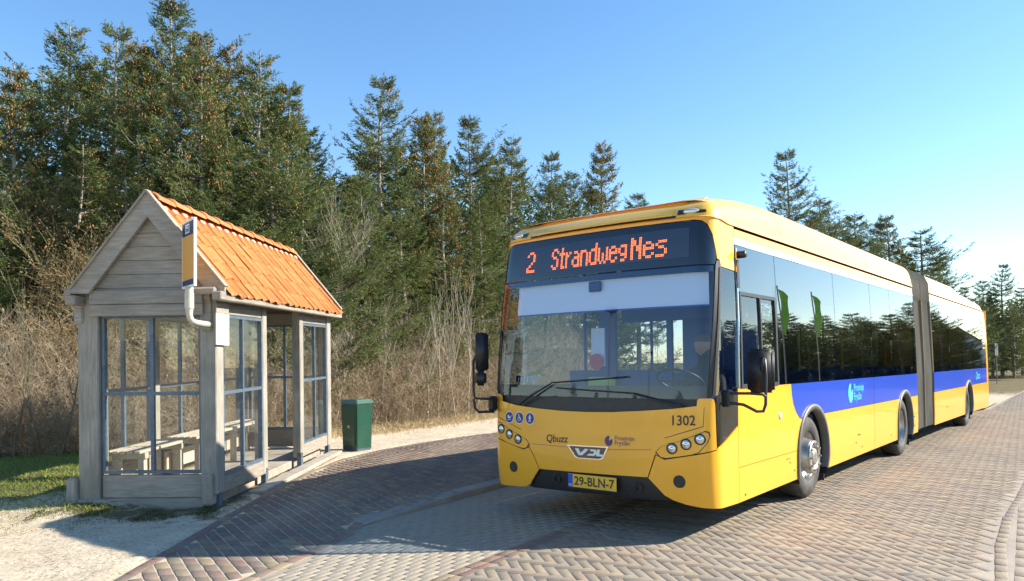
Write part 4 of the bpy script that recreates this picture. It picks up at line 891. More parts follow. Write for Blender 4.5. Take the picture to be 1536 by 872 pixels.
# ---- lettering
def put(name, V, F, fn, mt, par=BUS, flip=False):
    mb = MB(); mb.add([fn(u, v) for u, v in V], [tuple(reversed(f)) if flip else f for f in F]); return mb.build(name, mt, par, fix=False)
def sfront(p0, z0, slope=0, off=.003): return lambda u, v: S(p0+u, z0+v+slope*u, off)
def sside(y0, z0, off=.003): return lambda u, v: S(pS(y0+u), z0+v, off)
V, F = text2d('Qbuzz', .105, sx=.98, shear=.12, bold=.001); put('operator_name', V, F, sfront(-.485,.80,.02), M_ink)
V, F = text2d('1302', .125, sx=.95, bold=.0015); put('fleet_number', V, F, sfront(.88,1.02,.03), M_ink)
V, F = text2d('Provinsje', .062, sx=.92); put('province_name', V, F, sfront(.325,.857,.03), M_ink2); V, F = text2d('Frysl\u00e2n', .062, sx=.92); put('province_name', V, F, sfront(.325,.812,.03), M_ink2)
def crest(fn, r): 
    V = [(0, 0)] + [(r*math.cos(a), r*1.15*math.sin(a)) for a in np.linspace(math.radians(75), math.radians(385), 22)]; return V, [(0, i, i+1) for i in range(1, 22)]
V, F = crest(None, .042); put('crest', V, F, sfront(.262,.848), M_ink2); V, F = crest(None, .11); put('crest', V, F, sside(4.38,1.15), M_cyan)
V, F = text2d('Provinsje', .145, sx=.95, bold=.001); put('province_name', V, F, sside(4.53,1.17), M_cyan); V, F = text2d('Frysl\u00e2n', .145, sx=.95, bold=.001); put('province_name', V, F, sside(4.53,1.05), M_cyan)
V, F = text2d('Qbuzz', .26, sx=1., shear=.12); put('operator_name', V, F, sside(15.6,1.08), M_cyan)
# maker's badge
bd = skin('badge_rim', [(-.215,.785),(.262,.792),(.20,.675),(.165,.662),(-.085,.658),(-.125,.668)], M_chr, off=.006, th=.008)
skin('badge_plate', [(-.192,.776),(.240,.782),(.185,.682),(.158,.672),(-.08,.668),(-.112,.677)], M_bgl, off=.008, th=.003, parent=bd)
def bl(P): return P
vd = [[(-.12,.755),(-.075,.755),(-.055,.712),(.0,.755),(.045,.755),(-.035,.69),(-.08,.69)],
      [(.015,.692),(.10,.692),(.135,.715),(.125,.755),(.055,.755),(.068,.737),(.10,.737),(.104,.722),(.09,.712),(.05,.712)],
      [(.125,.692),(.205,.692),(.212,.712),(.165,.712),(.175,.757),(.14,.757)]]
for q in vd: skin('badge_letter', [(p*.98, z+.003) for p, z in q], M_white, off=.010, walls=False, parent=bd)
# number plate
def plate():
    a = Vector(S(-.21,.5,.0)); b = Vector(S(.355,.5,.0)); y = min(a.y, b.y)-.012; x0, x1 = -.205, .345
    t = empty('number_plate', (0,0,0)); t.parent = BUS
    def r(name, u0, u1, v0, v1, d, mt): m = MB(); m.box(u0, u1, y-d, y, v0, v1, bev=.001); return m.build(name, mt, t)
    r('plate', x0, x1, .378, .505, .004, M_plate); r('country_band', x0, x0+.055, .380, .503, .0055, M_pblue); r('plate_holder', x0-.01, x1+.01, .366, .376, .006, M_blk)
    V, F = text2d('29-BLN-7', .118, sx=.90, bold=.002); w_ = max(v[0] for v in V); k = .455/w_
    put('plate_number', [(u*k, v) for u, v in V], F, lambda u, v: (x0+.073+u, y-.0065, .402+v), M_ink, t)
    V, F = text2d('NL', .035); put('country_code', V, F, lambda u, v: (x0+.008+u, y-.0075, .388+v), M_white, t)
plate()
# three round pictograms (pram, wheelchair, walking person)
M_dblue = mat('sticker_blue', (.012,.03,.20), .4)
def disc(c, r, n=22): return [(c[0]+r*math.cos(2*PI*i/n), c[1]+r*math.sin(2*PI*i/n)) for i in range(n)]
def blob(polys, c, k, par):
    for q in polys: skin('symbol', [(c[0]+u*k, c[1]+v*k) for u, v in q], M_white, off=.0045, walls=False, parent=par)
def stroke(a, b, w): 
    d = Vector((b[0]-a[0], b[1]-a[1])); n = Vector((-d.y, d.x)).normalized()*w/2; return [(a[0]+n.x, a[1]+n.y), (b[0]+n.x, b[1]+n.y), (b[0]-n.x, b[1]-n.y), (a[0]-n.x, a[1]-n.y)][::-1]
syms = [[[( -.45,.1),(-.35,-.15),(.35,-.15),(.45,.12),(0,.12),(-.1,.5),(-.35,.4)], disc((-.22,-.4),.12,8), disc((.22,-.4),.12,8), stroke((.4,.1),(.6,.35),.1)],
        [disc((-.1,.55),.13,8), stroke((-.1,.4),(-.05,-.05),.16), stroke((-.1,.15),(.25,.15),.1), stroke((-.05,-.05),(.3,-.05),.14), stroke((.3,-.02),(.45,-.5),.12), stroke((-.3,.05),(-.4,-.3),.1), stroke((-.4,-.3),(-.1,-.58),.1), stroke((-.1,-.58),(.2,-.4),.1)],
        [disc((0,.6),.13,8), [(-.16,.42),(.16,.42),(.12,-.05),(-.12,-.05)], stroke((-.08,-.02),(-.22,-.65),.15), stroke((.08,-.02),(.2,-.65),.15), stroke((-.15,.38),(-.34,-.0),.11), stroke((.15,.38),(.34,.0),.11)]]
for p, sm_ in zip((-1.005,-.855,-.705), syms):
    rm = skin('sticker_rim', disc((p,1.022),.064), M_white, off=.0022, walls=False); st = skin('sticker', disc((p,1.022),.057), M_dblue, off=.0033, walls=False, parent=rm)
    blob(sm_, (p,1.022), .056, rm)
V, F = text2d('1302', .062, sx=.95, space=1.45); put('fleet_number', V, F, sfront(-.905,1.405,0,-.008), M_white)
# dot matrix destination
G = {'2': [".##.","#..#","...#","...#","..#.",".#..","#...","####"], 'S': [".##.","#..#","#...",".##.","...#","...#","#..#",".##."],
 't': [".#.",".#.","###",".#.",".#.",".#.",".#.",".##"], 'r': ["...","...","#.#","##.","#..","#..","#..","#.."],
 'a': ["....","....",".##.","...#",".###","#..#","#..#",".###"], 'n': ["....","....","###.","#..#","#..#","#..#","#..#","#..#"],
 'd': ["...#","...#",".###","#..#","#..#","#..#","#..#",".###"], 'w': [".....",".....","#...#","#...#","#.#.#","#.#.#","#.#.#",".#.#."],
 'e': ["....","....",".##.","#..#","####","#...","#..#",".##."], 'g': ["....","....",".###","#..#","#..#",".###","...#",".##."],
 'N': ["#..#","##.#","##.#","#.##","#.##","#..#","#..#","#..#"], 's': ["....","....",".###","#...",".##.","...#","...#","###."], ' ': ["."]*8}
def dots(txt, p0, p1, z0, z1, slope):
    cols = []
    for ch in txt:
        g = G[ch]; wd = len(g[0])
        for c in range(wd):
            for sub in (0, 1): cols.append([g[r//2][c] == '#' for r in range(16)])
        cols.append([False]*16)
    cols.pop(); n = len(cols); dp = (p1-p0)/n; dz = (z1-z0)/16; mb = MB()
    for i, c in enumerate(cols):
        for r in range(16):
            if c[r]:
                p = p0+dp*(i+.5); z = z1-dz*(r+.5)+slope*(p-p0); a = dp*.34; b = dz*.34
                mb.add([S(p-a, z, .0035), S(p, z-b, .0035), S(p+a, z, .0035), S(p, z+b, .0035)], [(0, 1, 2, 3)])
    return mb
m = dots('2', -.855, -.735, 2.545, 2.765, .0); m.build('route_number', M_dot, dg_, fix=False)
m = dots('Strandweg', -.50, .425, 2.545, 2.765, .012); m.build('destination_word', M_dot, dg_, fix=False)
m = dots('Nes', .465, .845, 2.56, 2.775, .012); m.build('destination_word', M_dot, dg_, fix=False)
# ------------------------------------------------------------------ vegetation
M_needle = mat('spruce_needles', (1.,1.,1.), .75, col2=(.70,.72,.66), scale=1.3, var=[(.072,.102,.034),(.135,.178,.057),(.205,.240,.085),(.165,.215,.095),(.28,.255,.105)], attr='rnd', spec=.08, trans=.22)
M_bark = mat('spruce_bark', (.20,.165,.125), .9, col2=(.34,.30,.25), scale=9, bump=.4, stretch=(1,1,.3))
M_cone = mat('spruce_cone', (.36,.16,.06), .8, var=[(.38,.165,.055),(.25,.12,.05),(.48,.24,.10)], attr='rnd')
M_twig = mat('dry_twigs', (1,1,1), .9, col2=(.75,.73,.7), scale=.8, var=[(.25,.185,.115),(.37,.29,.19),(.47,.38,.26),(.29,.23,.16),(.56,.47,.34)], attr='rnd', spec=.15)
M_pale = mat('pale_bark', (.52,.47,.37), .85, col2=(.36,.32,.23), scale=12, bump=.2)
M_lich = mat('lichen_bark', (.15,.115,.075), .9, col2=(.25,.235,.13), scale=4, bump=.3)
M_straw = mat('dry_grass', (1,1,1), .85, var=[(.44,.34,.18),(.58,.47,.28),(.34,.26,.14),(.66,.56,.36)], attr='rnd', spec=.2, trans=.2)
M_grass = mat('lawn_grass', (1,1,1), .7, var=[(.16,.22,.035),(.24,.30,.055),(.32,.34,.09),(.12,.16,.03)], attr='rnd', spec=.2, trans=.25)
M_weed = mat('shaded_moss_green', (1,1,1), .8, var=[(.06,.085,.02),(.10,.12,.035),(.16,.14,.06),(.05,.06,.02)], attr='rnd', spec=.1, trans=.2)  # darker grass tones, shadow at the shelter foot included in the colour
M_leaf = mat('bramble_leaf', (1,1,1), .6, var=[(.07,.09,.03),(.12,.13,.05),(.30,.18,.07),(.05,.08,.025)], attr='rnd', trans=.2)

M_wleaf = mat('withered_leaf', (1,1,1), .8, var=[(.20,.11,.045),(.13,.12,.045),(.32,.15,.06),(.10,.11,.035),(.26,.19,.09)], attr='rnd', trans=.25, spec=.1)
def sprays(B, D, L, Wd, rng, droop=.0):
    """needle sprays: narrow diamonds from B along D"""
    n = len(B); s = unit(np.cross(D, rng.normal(size=(n, 3)))); L = L[:, None]; Wd = Wd[:, None]
    V = np.stack([B, B+D*L*.45+s*Wd, B+D*L+np.array([0, 0, -1.])*L*droop, B+D*L*.45-s*Wd], 1).reshape(-1, 3)
    return V, (np.arange(n)*4)[:, None]+np.arange(4)[None]
def conifer(seed, H=10., R=2.0, bare=.08, gap=.5, cones=300, conetop=.45, dens=1., lean=0.):
    rng = np.random.default_rng(seed); nb = int(25*H/10*7*dens*1.2); t = rng.random(nb)**.80
    zb = bare*H + t*(H*.985-bare*H); az = rng.random(nb)*2*PI + np.round(zb/.38)*.9
    zb = np.round(zb/.42)*.42 + rng.normal(size=nb)*.035
    frac = 1-np.clip(zb/H, 0, 1); prof = R*(frac**.72)*(1-.35*np.clip(1-(zb/H)/.22, 0, 1))*np.exp(rng.normal(size=nb)*.20)*(1+.25*np.sin(az*1+seed)); prof = np.maximum(prof, .22)
    big = rng.random(nb) < .05; prof = np.where(big, prof*1.45, prof)
    tilt = np.where(frac < .30, .45+rng.normal(size=nb)*.15, .10+rng.normal(size=nb)*.14)       # upward at the top, flatter below
    kink = rng.normal(size=(nb,))*.1
    def bp(i, u):     # point along branch
        r = prof[i]*u; z = zb[i] + r*tilt[i] - .16*prof[i]*u*(1-u)*2 + .22*prof[i]*u**3
        a = az[i] + kink[i]*u; x = np.cos(a)*r; y = np.sin(a)*r; return np.stack([x, y, z], -1)
    P0 = []; P1 = []; r0 = []; r1 = []; idx = np.arange(nb)
    for k in range(4):
        P0.append(bp(idx, k/4)); P1.append(bp(idx, (k+1)/4)); rr_ = .006+.011*prof; r0.append(rr_*(1-k/4.4)); r1.append(rr_*(1-(k+1)/4.4))
    bV, bF = segs(np.concatenate(P0), np.concatenate(P1), np.concatenate(r0), np.concatenate(r1))
    # twigs
    nt_ = (prof*12+5).astype(int); ti = np.repeat(idx, nt_); u = np.clip(.12+.88*rng.random(len(ti))**.75, 0, 1)
    B = bp(ti, u); T = unit(bp(ti, np.minimum(u+.05, 1.05))-bp(ti, np.maximum(u-.05, 0))); side = unit(np.cross(T, [0, 0, 1.]))*rng.choice([-1, 1], len(ti))[:, None]
    tl = (.14+.30*(1-u)*np.minimum(prof[ti], 1.6)+.10*rng.random(len(ti)))
    TD = unit(T*.75+side*(.55+.4*rng.random((len(ti), 1)))+np.array([0, 0, 1.])*(rng.normal(size=(len(ti), 1))*.13-.08))
    TD[rng.random(len(ti)) < .15] += np.array([0, 0, .5]); TD = unit(TD)
    ns = np.maximum((tl*72).astype(int), 10); si = np.repeat(np.arange(len(ti)), ns); w_ = rng.random(len(si))
    Bs = B[si]+TD[si]*(tl[si]*w_)[:, None]; D = unit(TD[si]*.9+rng.normal(size=(len(si), 3))*[.55,.55,.30]); Ls = .04+.07*rng.random(len(si)); Ws = Ls*.075+.003
    nV, nF = sprays(Bs, D, Ls, Ws, rng)
    tone = np.clip(rng.normal(.42, .16, size=nb)[ti][si] + rng.normal(size=len(si))*.12 + .15*(u[si]-.6), 0, 1)
    tr_pts = []; m = MB(); k = 12
    ph = rng.random()*6
    for j in range(k+1): zz = H*j/k; tr_pts.append((.07*math.sin(j*.8+ph)*j/k+lean*(j/k)**2, .07*math.cos(j*.7+ph)*j/k, zz))
    m.tube(tr_pts, [max(.013*H*(1-j/k)+.012, .012) for j in range(k+1)], 7)
    tv = np.array(m.v); tf = np.array([f for f in m.f if len(f) == 4])
    V_ = np.concatenate([tv, bV]); F_ = np.concatenate([tf, bF+len(tv)])
    ctr = lambda V: V + np.stack([np.interp(V[:, 2], np.linspace(0, H, k+1), [p[0] for p in tr_pts]), np.interp(V[:, 2], np.linspace(0, H, k+1), [p[1] for p in tr_pts]), np.zeros(len(V))], -1)
    bV2 = ctr(bV); V_ = np.concatenate([tv, bV2]); me_t = np_mesh('trunk', V_, F_, M_bark, smooth=True)
    me_c = np_mesh('crown', ctr(nV), nF, M_needle, tone)
    me_k = None
    if cones:
        cand = np.where(zb[ti] > H*conetop)[0]; ci = rng.choice(cand, cones); cl = np.repeat(ci, 3); Pc = B[cl]+TD[cl]*(tl[cl]*.7)[:, None]+rng.normal(size=(len(cl), 3))*.05
        n = len(Pc); o = np.array([[0,0,0],[.018,0,-.025],[0,.018,-.025],[-.018,0,-.025],[0,-.018,-.025],[0,0,-.085]])*.95; Vc = (ctr(Pc)[:, None]+o[None]*(.8+.5*rng.random((n,1,1)))).reshape(-1, 3)
        Fc = np.array([[0,1,2],[0,2,3],[0,3,4],[0,4,1],[5,2,1],[5,3,2],[5,4,3],[5,1,4]]); Fc = (Fc[None]+(np.arange(n)*6)[:, None, None]).reshape(-1, 3)
        me_k = np_mesh('cone_clusters', Vc, Fc, M_cone, np.repeat(rng.random(n), 8))
    return dict(H=H, trunk=me_t, crown=me_c, cones=me_k)
CV = [conifer(11, cones=150, R=2.3, dens=1.1), conifer(12, cones=520, R=1.9, conetop=.40), conifer(13, cones=120, R=2.2, dens=1.15, lean=.25), conifer(14, cones=420, R=1.8, dens=1.0, bare=.3, conetop=.55), conifer(15, cones=0, R=2.5, dens=1.0, bare=.03), conifer(16, cones=180, R=2.2, dens=.9, lean=-.2)]
HZN = lambda px: 546.0 - (px-768)*.0112
def tree(px, Y, top, var, label, rot=None, wide=1., zb=0.12, group='conifers in the plantation beside the road', name='spruce_tree'):
    v = CV[var]; x = (px-768)/1114.53*Y; z = CAM_H + (HZN(px)-top)/1114.53*Y; s = (z-zb)/v['H']
    t = empty(name, (x, Y, zb), rz=random.uniform(0, 6.28) if rot is None else rot, label=label, cat='tree', group=group); t.scale = (s*wide, s*wide, s)
    link('trunk', v['trunk'], None, t); link('crown', v['crown'], None, t)
    if v['cones']: c = link('cone_clusters', v['cones'], None, t); c['kind'] = 'stuff'
    return t
T = [
 (18, 19., 95, 3, 'thin brownish spruce at the left edge behind the bare branches', 1.),
 (98, 21., 30, 0, 'spruce with a forked ragged top left of the shelter gable', 1.),
 (166, 21., 26, 5, 'slim pointed spruce between the forked one and the tallest one', .95),
 (207, 19.5, 60, 3, 'narrow pale stemmed spruce directly over the left slope of the gable', .9),
 (243, 20., -4, 2, 'tallest spruce, reaching the upper edge above the shelter', 1.1),
 (303, 17.6, 44, 3, 'spruce with a long bare pale trunk rising behind the tiled roof', .95),
 (345, 20.5, 66, 1, 'spruce with a cone covered tip just right of the pale trunk', .95),
 (387, 20., 76, 0, 'broad spruce over the middle of the tiled roof', 1.05),
 (432, 20.5, 118, 2, 'spruce closing the tall left group, sloping toward the gap of sky', 1.),
 (462, 22., 188, 4, 'low dark spruce filling the dip right of the tall group', 1.),
 (566, 22.5, 108, 5, 'lone tall spruce with open upswept boughs right of the sky gap', 1.1),
 (596, 24., 215, 4, 'dark full spruce at the foot of the lone tall one', 1.),
 (636, 24., 170, 1, 'rusty spruce heavy with orange cones, left of its twin tip', .9),
 (655, 25.3, 166, 1, 'rusty spruce heavy with orange cones, right of its twin tip', .95),
 (702, 27., 176, 2, 'green spruce with straight tip between the cone laden pair and the wide one', .95),
 (745, 28.5, 232, 3, 'short thin spruce crowded behind the left windscreen corner', 1.),
 (768, 28., 203, 0, 'wide spruce with double tip above the left corner of the bus roof', .95),
 (826, 30., 226, 2, 'spruce with a dark knob of cones at its tip above the bus display', .9),
 (862, 33., 255, 4, 'small spruce in the notch between two taller ones over the bus', .9),
 (908, 31., 212, 1, 'cone studded spruce with a long side bough over the bus roof', 1.),
 (958, 36., 288, 4, 'last low spruce before the roof of the bus hides the row', 1.1),
 (1191, 33., 226, 5, 'solitary spruce tip rising behind the middle of the bus roof', 1.08),
 (1238, 38., 300, 0, 'spruce reaching a long bough to the right behind the bus roof', 1.62),
 (1290, 41., 322, 2, 'lower spruce behind the roof just before the bellows', 1.35),
 (1335, 45., 322, 1, 'pointed spruce behind the bellows of the bus', 1.35),
 (1385, 47., 344, 0, 'spruce with flat spreading boughs right of the bellows', 1.62),
 (1412, 56., 385, 4, 'small spruce over the stepped end of the bus roof', 1.2),
 (1452, 66., 430, 2, 'far spruce low behind the rear corner of the bus', 1.1),
 (1478, 64., 420, 4, 'far dark spruce between the bus rear and the tall right one', 1.2),
 (1503, 60., 396, 5, 'tallest of the far spruces beyond the rear of the bus', 1.25),
 (1533, 62., 430, 0, 'broad far spruce cut by the right edge', 1.3),
 (1585, 60., 420, 4, 'spruce past the right edge of the far row', 1.2),
]
for (px, Y, top, var, lab, wd) in T: tree(px, Y, top, var, lab, wide=wd)
# lower, younger spruces in front of the tall ones
T2 = [(-70,16.5,150,4,'dark spruce beyond the left edge'),(40,17.2,250,4,'bushy young spruce behind the lichen covered bare tree'),(118,18.,215,0,'young spruce low between shelter gable and bare tree'),
 (180,17.6,235,2,'dark young spruce straight behind the gable apex'),(345,17.8,205,4,'young green spruce leaning over the ridge tiles'),(408,18.2,210,0,'young spruce over the far end of the tiled roof'),
 (452,18.6,250,4,'young spruce behind the far gable of the shelter'),(508,20.2,270,0,'bluish young spruce left of the litter bin skyline'),(545,20.8,262,4,'shaggy dark young spruce above the litter bin'),
 (610,22.2,285,2,'young spruce above the pale saplings'),(668,23.6,280,1,'cone flecked young spruce left of the bus mirror'),(722,25.,300,4,'young spruce right above the left bus mirror'),(1262,40.,345,4,'dense low spruce filling the row behind the bus roof'),(1315,43.,362,0,'dense spruce between the two pointed ones behind the bus'),(1362,47.,378,4,'dense low spruce beside the bellows'),(1402,52.,400,4,'low spruce behind the end of the bus roof'),(1470,58.,450,4,'young far spruce touching the rear of the bus'),(1488,60.,440,4,'dense far spruce left of the tallest far one'),(1520,55.,455,0,'young far spruce at the end of the road verge')]
for (px, Y, top, var, lab) in T2: tree(px, Y, top, var, lab, wide=1.35)
# the unseen depth of the wood, one mass
def wood_mass():
    rng = np.random.default_rng(5); Vs = []; Fs = []; b = 0; n = 110000
    t = rng.random(n); px = np.where(rng.random(n) < .80, -150+1100*t, 1130+480*t); Y = np.interp(px, [-150, 400, 900, 1130, 1600], [25., 25., 38., 44., 78.]) + rng.random(n)*2.5
    top = np.interp(px, [-150,0,60,130,200,260,330,400,440,470,505,560,600,650,720,800,900,960,1130,1200,1260,1330,1390,1430,1520,1620], [150,140,110,90,100,70,110,130,170,230,285,215,250,235,260,290,300,330,380,350,375,395,410,470,470,470]) + 12*np.sin(px*.11) + 10*np.sin(px*.31)
    x = (px-768)/1114.53*Y; zt = CAM_H+(546-top)/1114.53*Y; z = .1+(zt-.1)*rng.random(n)**.8
    B = np.stack([x, Y, z], -1); D = unit(rng.normal(size=(n, 3))*[1, .6, .7]+[0, 0, -.15]); L = .10+.16*rng.random(n)*np.clip(Y/28, 1, 2); V, F = sprays(B, D, L, L*.22, rng, .2)
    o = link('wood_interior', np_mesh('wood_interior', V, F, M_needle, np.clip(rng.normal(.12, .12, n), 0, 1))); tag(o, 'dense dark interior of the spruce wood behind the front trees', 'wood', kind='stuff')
wood_mass()
# scrub thicket of leafless shoots
def thicket():
    rng = np.random.default_rng(9); n = 7600
    hx = np.array([p[0] for p in HB_P]); hy = np.array([p[1] for p in HB_P]); cum = np.concatenate([[0], np.cumsum(np.hypot(np.diff(hx), np.diff(hy)))])
    dens = cum*1.; s = rng.random(n)**.85*cum[8+2] ; s = np.where(rng.random(n) < .12, cum[-1]*rng.random(n), s)
    x = np.interp(s, cum, hx); y = np.interp(s, cum, hy); dep_ = rng.random(n)**1.15*3.4 + .1; x = x - .55*dep_*.6; y = y + dep_*.85
    Hh = (1.15+1.9*np.clip(dep_/2.4, 0, 1))*(.7+.6*rng.random(n)); Hh = np.where(x < -5.5, Hh*.66, Hh*.88)
    P = [np.stack([x, y, gz(x, y)], -1)]; d = unit(np.stack([rng.normal(size=n)*.18, rng.normal(size=n)*.18, np.ones(n)], -1)); K = 5
    pts = P[:]; dirs = []
    for k in range(K):
        d = unit(d+rng.normal(size=(n, 3))*[.16, .16, .05]); pts.append(pts[-1]+d*(Hh/K)[:, None]); dirs.append(d)
    r = .004+.006*rng.random(n)**3; A = []; Bq = []; R0 = []; R1 = []; C = []; base = rng.random(n)
    for k in range(K): A.append(pts[k]); Bq.append(pts[k+1]); R0.append(r*(1-k/6)); R1.append(r*(1-(k+1)/6)); C.append(base)
    # side twigs
    for k in range(1, K+1):
        for j in range(3):
            td = unit(dirs[k-1]*.9+rng.normal(size=(n, 3))*[.75, .75, .35]); L = .12+.32*rng.random(n); q = pts[k]-dirs[k-1]*(rng.random(n)*Hh/K)[:, None]
            e = q+td*L[:, None]; A.append(q); Bq.append(e); R0.append(np.full(n, .0028)); R1.append(np.full(n, .0015)); C.append(np.clip(base+rng.normal(size=n)*.15, 0, 1))
            td2 = unit(td+rng.normal(size=(n, 3))*.6); A.append(e-td*(L*.4)[:, None]); Bq.append(e-td*(L*.4)[:, None]+td2*(L*.6)[:, None]); R0.append(np.full(n, .002)); R1.append(np.full(n, .001)); C.append(base)
    V, F = segs(np.concatenate(A), np.concatenate(Bq), np.concatenate(R0), np.concatenate(R1)); c = np.repeat(np.concatenate(C), 3)
    o = link('scrub', np_mesh('scrub', V, F, M_twig, c)); tag(o, 'tangled leafless brown scrub along the foot of the spruce wood', 'scrub', kind='stuff')
    # withered leaves and moss on the shoots
    m = 16000; i = rng.integers(0, n, m); k = rng.integers(1, K+1, m); PP = np.stack(pts)[k, i]+rng.normal(size=(m, 3))*.14; D = unit(rng.normal(size=(m, 3))); L = .03+.05*rng.random(m)
    V, F = sprays(PP, D, L, L*.3, rng); o = link('scrub_leaves', np_mesh('scrub_leaves', V, F, M_leaf, rng.random(m))); tag(o, 'sparse withered and green leaves caught in the scrub', 'leaves', kind='stuff')
thicket()
# individual bare trees: recursive limbs
def bare_tree(seed, H, spread, levels=5, trunk_r=.06, lean=(0, 0), twig=.003, up=.25, nfork=3, first=.3):
    rng = random.Random(seed); A = []; B = []; R0 = []; R1 = []
    def grow(p, d, L, r, lv):
        n = 4
        for k in range(n):
            d2 = (d + Vector((rng.gauss(0, .14), rng.gauss(0, .14), rng.gauss(0, .10)+up*.15))).normalized(); q = p + d2*(L/n); rr2 = max(r*(1-.12), twig*.5)
            A.append(p); B.append(q); R0.append(r); R1.append(rr2); p, d, r = q, d2, rr2
            if lv > 0 and (k > 0 or lv < levels):
                for _ in range(nfork if rng.random() < .5 else nfork-1):
                    ax = Vector((rng.gauss(0, 1), rng.gauss(0, 1), rng.gauss(0, .5))).normalized(); nd = (d*.75 + ax*spread + Vector((0, 0, up))).normalized(); grow(p, nd, L*rng.uniform(.5, .75), max(r*.6, twig), lv-1)
    grow(Vector((0, 0, 0)), Vector((lean[0], lean[1], 1)).normalized(), H*.5, trunk_r, levels); return np.array([tuple(a) for a in A]), np.array([tuple(b) for b in B]), np.array(R0), np.array(R1)
def put_bare(name, px, Y, label, group, data, m, zb=.1, sc=1., rz=0, leaves=0):
    A, B, r0, r1 = data; th = .012; big = r0 > th
    t = empty(name, ((px-768)/1114.53*Y, Y, zb), rz=rz, label=label, cat='tree', group=group); t.scale = (sc,)*3
    V, F = segs(A[big], B[big], r0[big], r1[big], 6); link('trunk', np_mesh('trunk', V, F, m, smooth=True), None, t)
    V, F = segs(A[~big], B[~big], r0[~big], r1[~big], 3); link('crown', np_mesh('crown', V, F, m), None, t)
    if leaves:
        rg = np.random.default_rng(len(A)); tips = B[r0 < .008]; i = rg.integers(0, len(tips), leaves); P_ = tips[i]+rg.normal(size=(leaves, 3))*.07; D = unit(rg.normal(size=(leaves, 3))); L = .025+.045*rg.random(leaves)
        V, F = sprays(P_, D, L, L*.35, rg); o = link('withered_leaves', np_mesh('withered_leaves', V, F, M_wleaf, rg.random(leaves)), None, t); o['kind'] = 'stuff'
    return t
GB = 'leafless trees at the edge of the wood'
put_bare('bare_tree', 8, 16.2, 'large leafless tree with lichen on crooked limbs at the left edge', GB, bare_tree(3, 6.2, .85, 4, .10, (.25, -.1), up=.2, nfork=2, twig=.005), M_lich, leaves=16000)
put_bare('bare_tree', 62, 15.6, 'leafless tree with drooping fine brown twigs left of the shelter gable', GB, bare_tree(8, 4.0, .9, 4, .07, (.15, 0), up=.1, nfork=2, twig=.005), M_lich, leaves=12000)
put_bare('bare_tree', 500, 17.8, 'bleached leafless bush with long curving stems right of the shelter roof', GB, bare_tree(21, 3.0, .8, 3, .04, (.1, 0), up=.35), M_pale)
put_bare('bare_tree', 476, 19.4, 'leafless grey tree seen between the far gable and the lone spruce', GB, bare_tree(22, 5.6, .6, 3, .04, (0, 0), up=.4), M_pale)
# pale saplings in front of the scrub
def sapling(seed, H):
    A, B, r0, r1 = bare_tree(seed, H*1.4, .45, 2, .017, (.02, 0), twig=.003, up=.8, nfork=2); return A, B, r0, r1
SP = [(600,19.6,3.0,'white stemmed sapling nearest the litter bin'),(607,20.4,2.4,'second white sapling from the bin, touching the first'),(657,20.2,2.9,'paired white sapling in the middle of the scrub'),(662,21.,3.4,'taller partner of the paired white saplings'),
 (682,20.8,2.2,'short white sapling right of the paired ones'),(702,21.4,3.1,'slim white sapling left of the bus mirror'),(640,19.8,2.0,'crooked low white sapling beside the paired ones'),(575,18.9,2.4,'thin sapling directly behind the litter bin'),(535,18.6,2.8,'thin sapling between bin and shelter'),
 (96,12.7,2.6,'brown sapling on the grass left of the shelter post'),(60,12.5,2.2,'dark sapling above the lawn at the left'),(20,12.3,2.4,'leaning sapling near the left edge of the lawn')]
for i, (px, Y, h, lab) in enumerate(SP): put_bare('sapling', px, Y, lab, 'saplings standing in the scrub', sapling(40+i, h), M_pale if px > 200 else M_lich)
# dry grass on the verge, lawn, moss at the shelter foot
def blades(name, x, y, h, wd, m, label, cat, rng, lean=.35, parent=None):
    n = len(x); B = np.stack([x, y, gz(x, y)], -1); D = unit(np.stack([rng.normal(size=n)*lean, rng.normal(size=n)*lean, np.ones(n)], -1)); s = unit(np.cross(D, rng.normal(size=(n, 3)))); H_ = h[:, None]
    bend = np.stack([rng.normal(size=n), rng.normal(size=n), -np.abs(rng.normal(size=n))*.5], -1)*(h*.35)[:, None]; w_ = wd[:, None]
    V = np.stack([B-s*w_, B+s*w_, B+D*H_*.55+s*w_*.7, B+D*H_+bend, B+D*H_*.55-s*w_*.7], 1).reshape(-1, 3); i = (np.arange(n)*5)[:, None]; F = np.concatenate([i+np.array([[0, 1, 2, 4]])], 0); F2 = i+np.array([[4, 2, 3, 3]])
    me = bpy.data.meshes.new(name); tri = np.concatenate([i+np.array([[0, 1, 2]]), i+np.array([[0, 2, 4]]), i+np.array([[4, 2, 3]])], 0); me = np_mesh(name, V, tri, m, np.tile(np.random.default_rng(1).random(n), 3))
    return tag(link(name, me), label, cat, kind='stuff')
rng = np.random.default_rng(21)
def along_hedge(n, a, b, d0, d1, smax=10):
    hx = np.array([p[0] for p in HB_P]); hy = np.array([p[1] for p in HB_P]); cum = np.concatenate([[0], np.cumsum(np.hypot(np.diff(hx), np.diff(hy)))]); i0 = np.interp(a, hx, cum); i1 = np.interp(b, hx, cum)
    s = i0+(i1-i0)*rng.random(n); d = d0+(d1-d0)*rng.random(n); return np.interp(s, cum, hx)-.3*d, np.interp(s, cum, hy)+d
x, y = along_hedge(60000, -6.0, 6.0, -1.5, 1.3); keep = (x < EL(y)-.15-.5*rng.random(len(x))**2) & ((x < -5.2) | (y > 14.3) | (x < -3.6) & (y > 13.8)) & (rng.random(len(x)) < np.clip(.12+(y-hedge_y(x)+1.2)/1.3, .03, 1)); x = x[keep]; y = y[keep]
